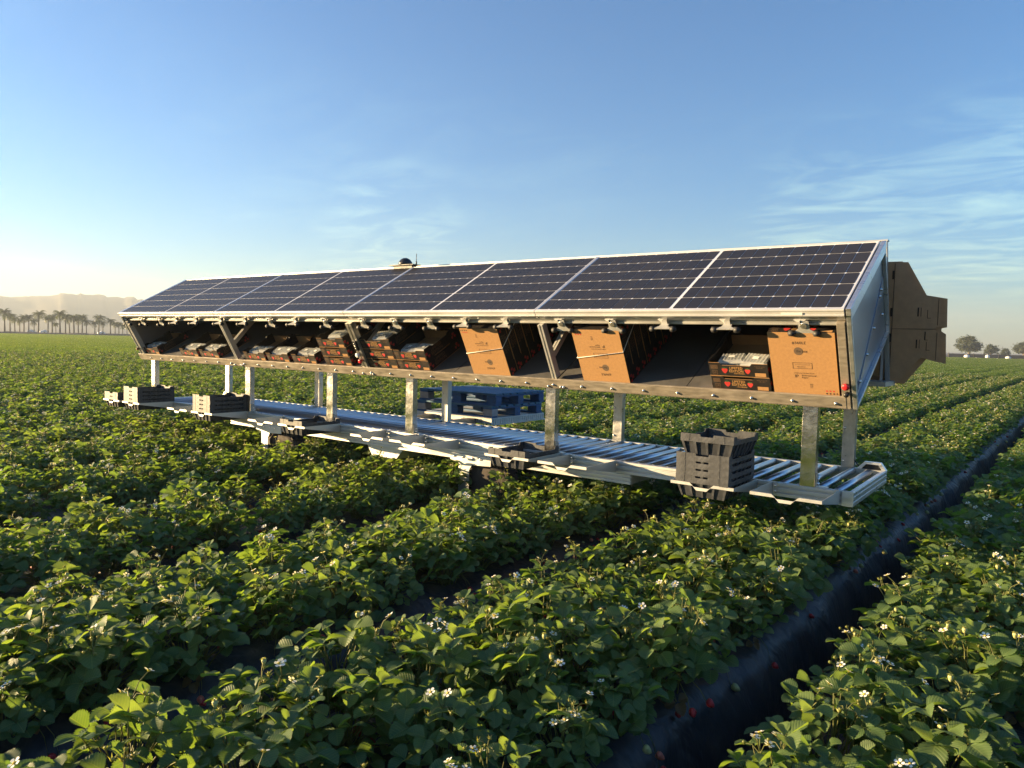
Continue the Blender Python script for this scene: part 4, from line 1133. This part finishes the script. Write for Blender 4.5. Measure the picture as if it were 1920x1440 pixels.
# open cartons lying on the shelf floor, single or stacked; clear packs inside
def pack_mesh():
    mb = MB(); X, Y, H = .085, .06, .062
    mb.hexa([(-X * .86, -Y * .84, 0), (X * .86, -Y * .84, 0), (X * .86, Y * .84, 0), (-X * .86, Y * .84, 0)], [(-X, -Y, H * .7), (X, -Y, H * .7), (X, Y, H * .7), (-X, Y, H * .7)])
    mb.box(-X - .006, X + .006, -Y - .006, Y + .006, H * .7, H * .74)
    mb.hexa([(-X, -Y, H * .745), (X, -Y, H * .745), (X, Y, H * .745), (-X, Y, H * .745)], [(-X * .88, -Y * .85, H), (X * .88, -Y * .85, H), (X * .88, Y * .85, H), (-X * .88, Y * .85, H)])
    rb = MB()
    for j in range(7):
        x = -X * .8 + j * X * .27
        for s in (-1, 1):
            rb.hexa([(x - .003, s * (Y * .84 + .003), .003), (x + .003, s * (Y * .84 + .003), .003), (x + .003, s * Y * .84, .003), (x - .003, s * Y * .84, .003)], [(x - .003, s * (Y + .003), H * .69), (x + .003, s * (Y + .003), H * .69), (x + .003, s * Y, H * .69), (x - .003, s * Y, H * .69)])
        rb.box(x - .003, x + .003, -Y * .84, Y * .84, H + .0003, H + .003)
    st = MB(); st.box(-.02, .02, -.014, .014, H + .0035, H + .0042)
    return mb.mesh('clear_box', ['clear']), rb.mesh('ribs', ['clear']), st.mesh('sticker', ['label_white'])
PK_ME = pack_mesh()
def pack(m, lab):
    r = put('clear_fruit_box', None, None, m); tag(r, lab, 'fruit box', 'clear plastic fruit boxes in the cartons')
    for nm, me in zip(('clear_box', 'ribs', 'sticker'), PK_ME): put(nm, me, r, m)
LYING = [(-1.655, 2, 'beside the right end kraft stack'), (-4.60, 2, 'left of the tied stack above the pallets'), (-5.00, 3, 'right of the strut with the white button'),
         (-5.62, 3, 'left of the strut with the white button'), (-6.14, 1, 'third of the single row'), (-6.575, 1, 'second of the single row'), (-6.99, 1, 'first of the single row'),
         (-7.88, 1, 'under the third left strut'), (-8.31, 1, 'left of the third left strut'), (-9.22, 1, 'at the far left end of the shelf')]
for x, n, where in LYING:
    rz = random.uniform(-.02, .02)
    for i in range(n):
        nm = 'open black printed carton lying ' if n == 1 else {0: 'bottom', n - 1: 'top'}.get(i, 'middle') + ' black printed carton of the low stack '
        m = F @ T((x + random.uniform(-.004, .004), .030 + TLY / 2, HF + .002 + i * (TH_ + .012))) @ RZ(rz)
        tray(m, nm + where)
    for j, (dx, dy, r) in enumerate(((-.075, -.105, .12), (.085, -.10, -.15)) if n < 3 else ((.02, -.11, .25), (.03, -.11, -1.2))):
        if n == 3 and j == 1: dy = .03
        m2 = m @ T((dx, dy, .006 if not (n == 3 and j == 0) else .03)) @ RZ(r + random.uniform(-.15, .15)) @ RX(random.uniform(-.12, .12)) @ Matrix.Diagonal((.95, 1.0, 1.35 if n == 1 else 1.2, 1))
        pack(m2, '%s clear fruit box in the carton %s' % ('left' if j == 0 and n < 3 else ('right' if n < 3 else ('front', 'rear')[j]), where))
# twine round two upright stacks
for xc, lab in ((-2.65, 'white twine tied round the upright stack right of the middle'), (-3.715, 'white twine tied round the upright stack above the pallets')):
    mb = MB(); X = TWX / 2 + .003
    p = [(xc - X, .30, HF + .35), (xc - X, .014, HF + .205), (xc + X, .014, HF + .262), (xc + X, .42, HF + .455)]
    mb.tube(p, .0032, 6)
    o = put('twine', mb.mesh('twine', ['twine']), None, F); tag(o, lab, 'twine', 'twine on the carton stacks')
# brown carton blanks standing in the rear rack
def blank(y0, dx, lab, shrink=0.0, zo=0.0, upper=True):
    mb = MB(); z = CH + zo; kk = y0 / 5.75
    out = [(-1.62, z + .63), (-.925 + dx, z + .623), (-.80 + dx, z + .391), (-.675 + dx, z + .366), (-.668 + dx, z + .172), (-.70 + dx, z + .165), (-.70 + dx, z + .145), (-.672 + dx, z + .125),
           (-.663 + dx, z - .075), (-.78 + dx, z - .045), (-.908 + dx, z - .224), (-1.62, z - .224)]
    # tilted to rest on the rack: the sheet leans back with height
    def lean_pt(x, zz, yy):              # outline measured at y = 5.75, moved along its sight line onto the leaning sheet
        y_ = (yy - .076) / (1 + .38 * (zz - CH) / 5.75); k_ = y_ / 5.75; return (x * k_, y_, CH + (zz - CH) * k_)
    n = len(out); vs = [lean_pt(x, zz, y0) for x, zz in out] + [lean_pt(x, zz, y0 + .028) for x, zz in out]
    mb.add(vs, [tuple(range(n)), tuple(range(n, 2 * n))[::-1]] + [(i, i + n, (i + 1) % n + n, (i + 1) % n) for i in range(n)])
    sl = MB()
    if upper:
        def rect(x, zz, w, h):
            a_, b_, c_, d_ = [lean_pt(*q, y0) for q in ((x, zz), (x + w, zz), (x + w, zz + h), (x, zz + h))]; sl.hexa([(p[0], p[1] - .0012, p[2]) for p in (a_, b_, c_, d_)], [(p[0], p[1] - .0040, p[2]) for p in (a_, b_, c_, d_)])
        for zz in (.50, .24, .06, -.12): rect(-.985, CH + zz, .012, .06)
        rect(-.972, CH - .21, .003, .82)
        for zz in (.24, .02): rect(-.815, CH + zz, .007, .06); rect(-.795, CH + zz, .0025, .06)
        for zz, x in ((.23, -.755), (.08, -.765), (.01, -.752)): rect(x, CH + zz, .006 if zz == .08 else .0025, .055); rect(x, CH + zz - .003, .022, .0025)
        rect(-.692, CH + .18, .0025, .18); rect(-.692, CH - .06, .0025, .19); rect(-.97, CH + .152, .27, .0025)
    r = put('carton_blank', mb.mesh('carton_blank', ['blank'])); tag(r, lab, 'carton blank', 'carton blanks in the rear rack')
    if upper: put('cut_slots', sl.mesh('cut_slots', ['ink']), r)
blank(5.865, 0, 'front brown carton blank with slots sticking out behind the cart end')
blank(5.897, .035, 'rear brown carton blank showing past the edge of the front one', 0, -.006, False)

# ------------------------------------------------------------------ far surroundings
def far_point(px, dist): d = ray(px, 630); h = math.hypot(d.x, d.y); return Vector((d.x / h * dist, d.y / h * dist, 0))
# earth bank along the left field edge
mb = MB(); A, B = far_point(-420, 214), far_point(520, 222)
dd = (B - A).normalized(); nn_ = Vector((-dd.y, dd.x, 0))
rngb = random.Random(8); vs = []; N_ = 60
for i in range(N_ + 1):
    p = A.lerp(B, i / N_)
    for off, z in ((-2.5, -.02), (-1.6, .65), (-.6, .95), (1.5, .95), (3, -.02)): q = p - nn_ * -off if False else p + nn_ * off; vs.append((q.x, q.y, z * rngb.uniform(.8, 1.15) if z > 0 else z))
mb.add(vs, [(i * 5 + j, (i + 1) * 5 + j, (i + 1) * 5 + j + 1, i * 5 + j + 1) for i in range(N_) for j in range(4)])
structure('earth_bank', mb.mesh('earth_bank', ['embank']), 'low brown earth bank along the far left field edge')

def palm_meshes(seed):
    rng = random.Random(seed); tr = MB(); H = 1.0
    lean_ = Vector((rng.uniform(-.03, .03), rng.uniform(-.03, .03), 0))
    tr.tube([(0, 0, -.02), tuple(lean_ * .4 + Vector((0, 0, .35))), tuple(lean_ + Vector((0, 0, .70)))], [.030, .022, .020], 8)
    top = lean_ + Vector((0, 0, .70))
    tr.tube([top - Vector((0, 0, .01)), top + Vector((0, 0, .06))], [.026, .016], 7)
    fr = []
    nfr = rng.randint(15, 21)
    for i in range(nfr):
        o = PM(); az = i * 2.399 + rng.uniform(-.4, .4); el = R_(84 - 110 * (i / nfr) + rng.uniform(-12, 12)); L = rng.uniform(.24, .36) * (1 if i > 2 else .8)
        d = Vector((math.cos(az), math.sin(az), 0)); p = top + Vector((0, 0, .05)); pts = [p.copy()]; e = el
        for s in range(6):
            p = p + (d * math.cos(e) + Vector((0, 0, math.sin(e)))) * L / 6; e -= R_(17 + rng.uniform(-4, 7)); pts.append(p.copy())
        side = Vector((-d.y, d.x, 0))
        for s in range(6):
            for q in range(3):
                c = pts[s].lerp(pts[s + 1], q / 3); w = .085 * math.sin(math.pi * min(.97, (s + q / 3 + .6) / 6.4)) * rng.uniform(.8, 1.2); dr = (pts[s + 1] - pts[s]).normalized() * .013
                for sg in (-1, 1):
                    tip = c + side * sg * w + dr * 2.2 + Vector((0, 0, -w * rng.uniform(.5, 1.1)))
                    o.addu([c - dr * .5, c + dr * .5, tip], [(0, 1, 2)], [(.4, .7)] * 3, 0, rng.uniform(.2, .8), False)
        o.tube(pts, [.006, .005, .004, .003, .002, .0015, .001], 3, 0, False); o.fill()
        fr.append(o)
    crown = PM()
    for o in fr: crown.merge(o, ID)
    return tr.mesh('trunk', ['palm_bark']), crown.mesh('crown', ['palm_leaf'])
PALMS = [palm_meshes(60 + i) for i in range(6)]
PX = [(9, 577, 1.0), (19, 585, .9), (28, 592, .85), (37, 596, .8), (45, 589, .9), (54, 588, .9), (64, 597, .75), (72, 581, 1.05), (90, 590, .85), (98, 588, .95), (105, 604, .6), (113, 580, 1.0), (123, 586, .95),
      (131, 590, .85), (139, 588, .8), (147, 592, .85), (154, 588, .9), (162, 598, .75), (178, 600, .7), (185, 589, 1.0), (193, 600, .75), (207, 596, .85), (216, 602, .75), (223, 603, .75), (230, 606, .7), (238, 607, .7),
      (-14, 582, .95)]
PX.sort()
vis_i = 0
for i, (px, py, s) in enumerate(PX):
    dist = 222 + (i % 3) * 5
    b = far_point(px, dist); d = ray(px, py); h = CH + d.z / math.hypot(d.x, d.y) * dist
    m = T(b) @ RZ(i * 1.7) @ Matrix.Diagonal((h * 1.15, h * 1.15, h * 1.1, 1))
    r = put('palm_tree', None, None, m)
    tag(r, ('hazy palm tree on the far left field edge, %s from the left' % ordw(i - 1)) if px > 0 else 'palm tree beyond the left picture edge', 'palm tree', 'palm row along the far left edge')
    t, c = PALMS[i % 6]; put('trunk', t, r, m); put('crown', c, r, m)

def tree_meshes(seed, n=1500, squat=1.0):
    rng = random.Random(seed); tr = MB(); cr = PM(); ends = []
    tr.tube([(0, 0, -.02), (.015, 0, .22), (.0, .02, .42)], [.05, .035, .028], 8)
    for i in range(11):
        a = i * 2.4; e = R_(rng.uniform(18, 75)); L = rng.uniform(.25, .48); s = Vector((0, .01, rng.uniform(.2, .42)))
        p = s + Vector((math.cos(a) * math.cos(e), math.sin(a) * math.cos(e), math.sin(e))) * L; mid = s.lerp(p, .5) + Vector((0, 0, .03)); tr.tube([s, mid, p], [.016, .011, .005], 6); ends += [p, mid.lerp(p, .5)]
    for i in range(46):
        a, e, q = rng.uniform(0, 6.28), rng.uniform(-.8, 1.5), rng.uniform(.55, 1) ; ends.append(Vector((math.cos(a) * math.cos(e) * .36 * q, math.sin(a) * math.cos(e) * .36 * q, .50 + math.sin(e) * .38 * q)))
    for i in range(n):
        c = rng.choice(ends); r = rng.uniform(.05, .13); p = c + Vector((rng.gauss(0, 1), rng.gauss(0, 1), rng.gauss(0, .8))) * r * .6
        if p.z < .06: continue
        q = T(p) @ RZ(rng.uniform(0, 6)) @ RX(rng.uniform(-1.3, 1.3)) @ RY(rng.uniform(-1, 1)); s = rng.uniform(.022, .046)
        cr.addu([q @ Vector(v) for v in ((-s, 0, 0), (0, -s * .55, 0), (s, 0, 0), (0, s * .55, 0))], [(0, 1, 2, 3)], [(.4, .7)] * 4, 0, rng.uniform(0, 1), False)
    return tr.mesh('trunk', ['bark']), cr.mesh('crown', ['tree_leaf'])
TREES = [tree_meshes(80, 4200), tree_meshes(81, 3200), tree_meshes(82, 2600)]
FT = [(1818, 634, 1.12, 0, 'large rounded hazy tree beyond the right field edge'), (1860, 648, 1.1, 1, 'smaller hazy tree right of the large rounded tree'), (1887, 655, 1.0, 2, 'small hazy tree between two larger trees at right'),
      (1921, 643, 1.2, 1, 'hazy tree cut by the right picture edge'), (1788, 663, 1.2, 2, 'low bush left of the large rounded hazy tree'), (1968, 640, 1.1, 0, 'hazy tree beyond the right picture edge')]
for i, (px, py, wd, k, lab) in enumerate(FT):
    dist = 300 + 12 * i; b = far_point(px, dist); d = ray(px, py); h = CH + d.z / math.hypot(d.x, d.y) * dist
    m = T(b) @ RZ(i * 2.1) @ Matrix.Diagonal((h * wd * 1.3, h * wd * 1.3, h * 1.2, 1)); r = put('tree', None, None, m); tag(r, lab, 'tree', 'hazy trees beyond the right field edge')
    t, c = TREES[k]; put('trunk', t, r, m); put('crown', c, r, m)
# dark shade-cloth windbreak with white tanks at the far right edge
A, B = far_point(1781, 236), far_point(2150, 250); dd = (B - A).normalized(); nv = Vector((-dd.y, dd.x, 0)); Lw = (B - A).length
ang = math.atan2(dd.y, dd.x); wm = T(A) @ RZ(ang)
r = put('windbreak', None, None, wm); tag(r, 'low dark shade-cloth windbreak along the far right field edge', 'windbreak')
n = int(Lw / 6)
for i in range(n):
    mb = MB(); mb.box(i * 6 + .1, i * 6 + 5.9, -.05, .05, .15, 1.35); part('cloth_panel', mb, ['shade_cloth'], wm, r)
    mb = MB(); mb.box(i * 6 - .08, i * 6 + .08, -.08, .08, 0, 1.6); part('post', mb, ['pole'], wm, r)
for i, (px, w, h, dz) in enumerate(((1815, 1.3, 1.15, 0), (1854, 1.0, 1.25, 0), (1893, 1.3, 1.0, 0), (1833, .6, .5, 0), (1795, .6, .45, 0), (1873, .6, .45, 0))):
    b = far_point(px, 228 + i); m = T(b) @ RZ(ang); mb = MB(); mb.lathe([(w * .47, 0), (w * .5, .05), (w * .5, h * .8), (w * .42, h * .93), (w * .15, h), (w * .15, h * 1.05)], 16)
    o = put('water_tank', mb.mesh('water_tank', ['tank']), None, m); tag(o, 'small white tank by the dark windbreak, %s from the left' % ordw(sorted([1815, 1854, 1893, 1833, 1795, 1873]).index(px)), 'tank', 'white tanks by the windbreak')
for i, (px, py) in enumerate(((1771, 640), (1881, 650))):
    dist = 420; b = far_point(px, dist); d = ray(px, py); h = CH + d.z / math.hypot(d.x, d.y) * dist
    mb = MB(); mb.tube([(0, 0, 0), (0, 0, h)], [.12, .08], 8); mb.box(-1.1, 1.1, -.07, .07, h - .9, h - .75); mb.box(-.8, .8, -.07, .07, h - 1.9, h - 1.78)
    o = put('utility_pole', mb.mesh('utility_pole', ['pole']), None, T(b) @ RZ(.6)); tag(o, 'faint utility pole beyond the right field edge, %s from left' % ordw(i), 'utility pole', 'utility poles beyond the right edge')
for i, px in enumerate((58, 83, 190)):
    b = far_point(px, 262 + 3 * i); w = random.uniform(1.6, 2.4); m = T(b) @ RZ(ang + .9); mb = MB(); mb.prism([(-w / 2, 0), (w / 2, 0), (w / 2, 1.1), (0, 1.6), (-w / 2, 1.1)], -2.5, 2.5, 1)
    mb.box(-w * .1, w * .1, -2.53, -2.5, 0, 1.0, 1)
    o = put('shed', mb.mesh('shed', ['tank', 'pole']), None, m); tag(o, 'tiny pale shed between the palm trunks, %s from the left' % ordw(i), 'shed', 'pale sheds behind the palm row')
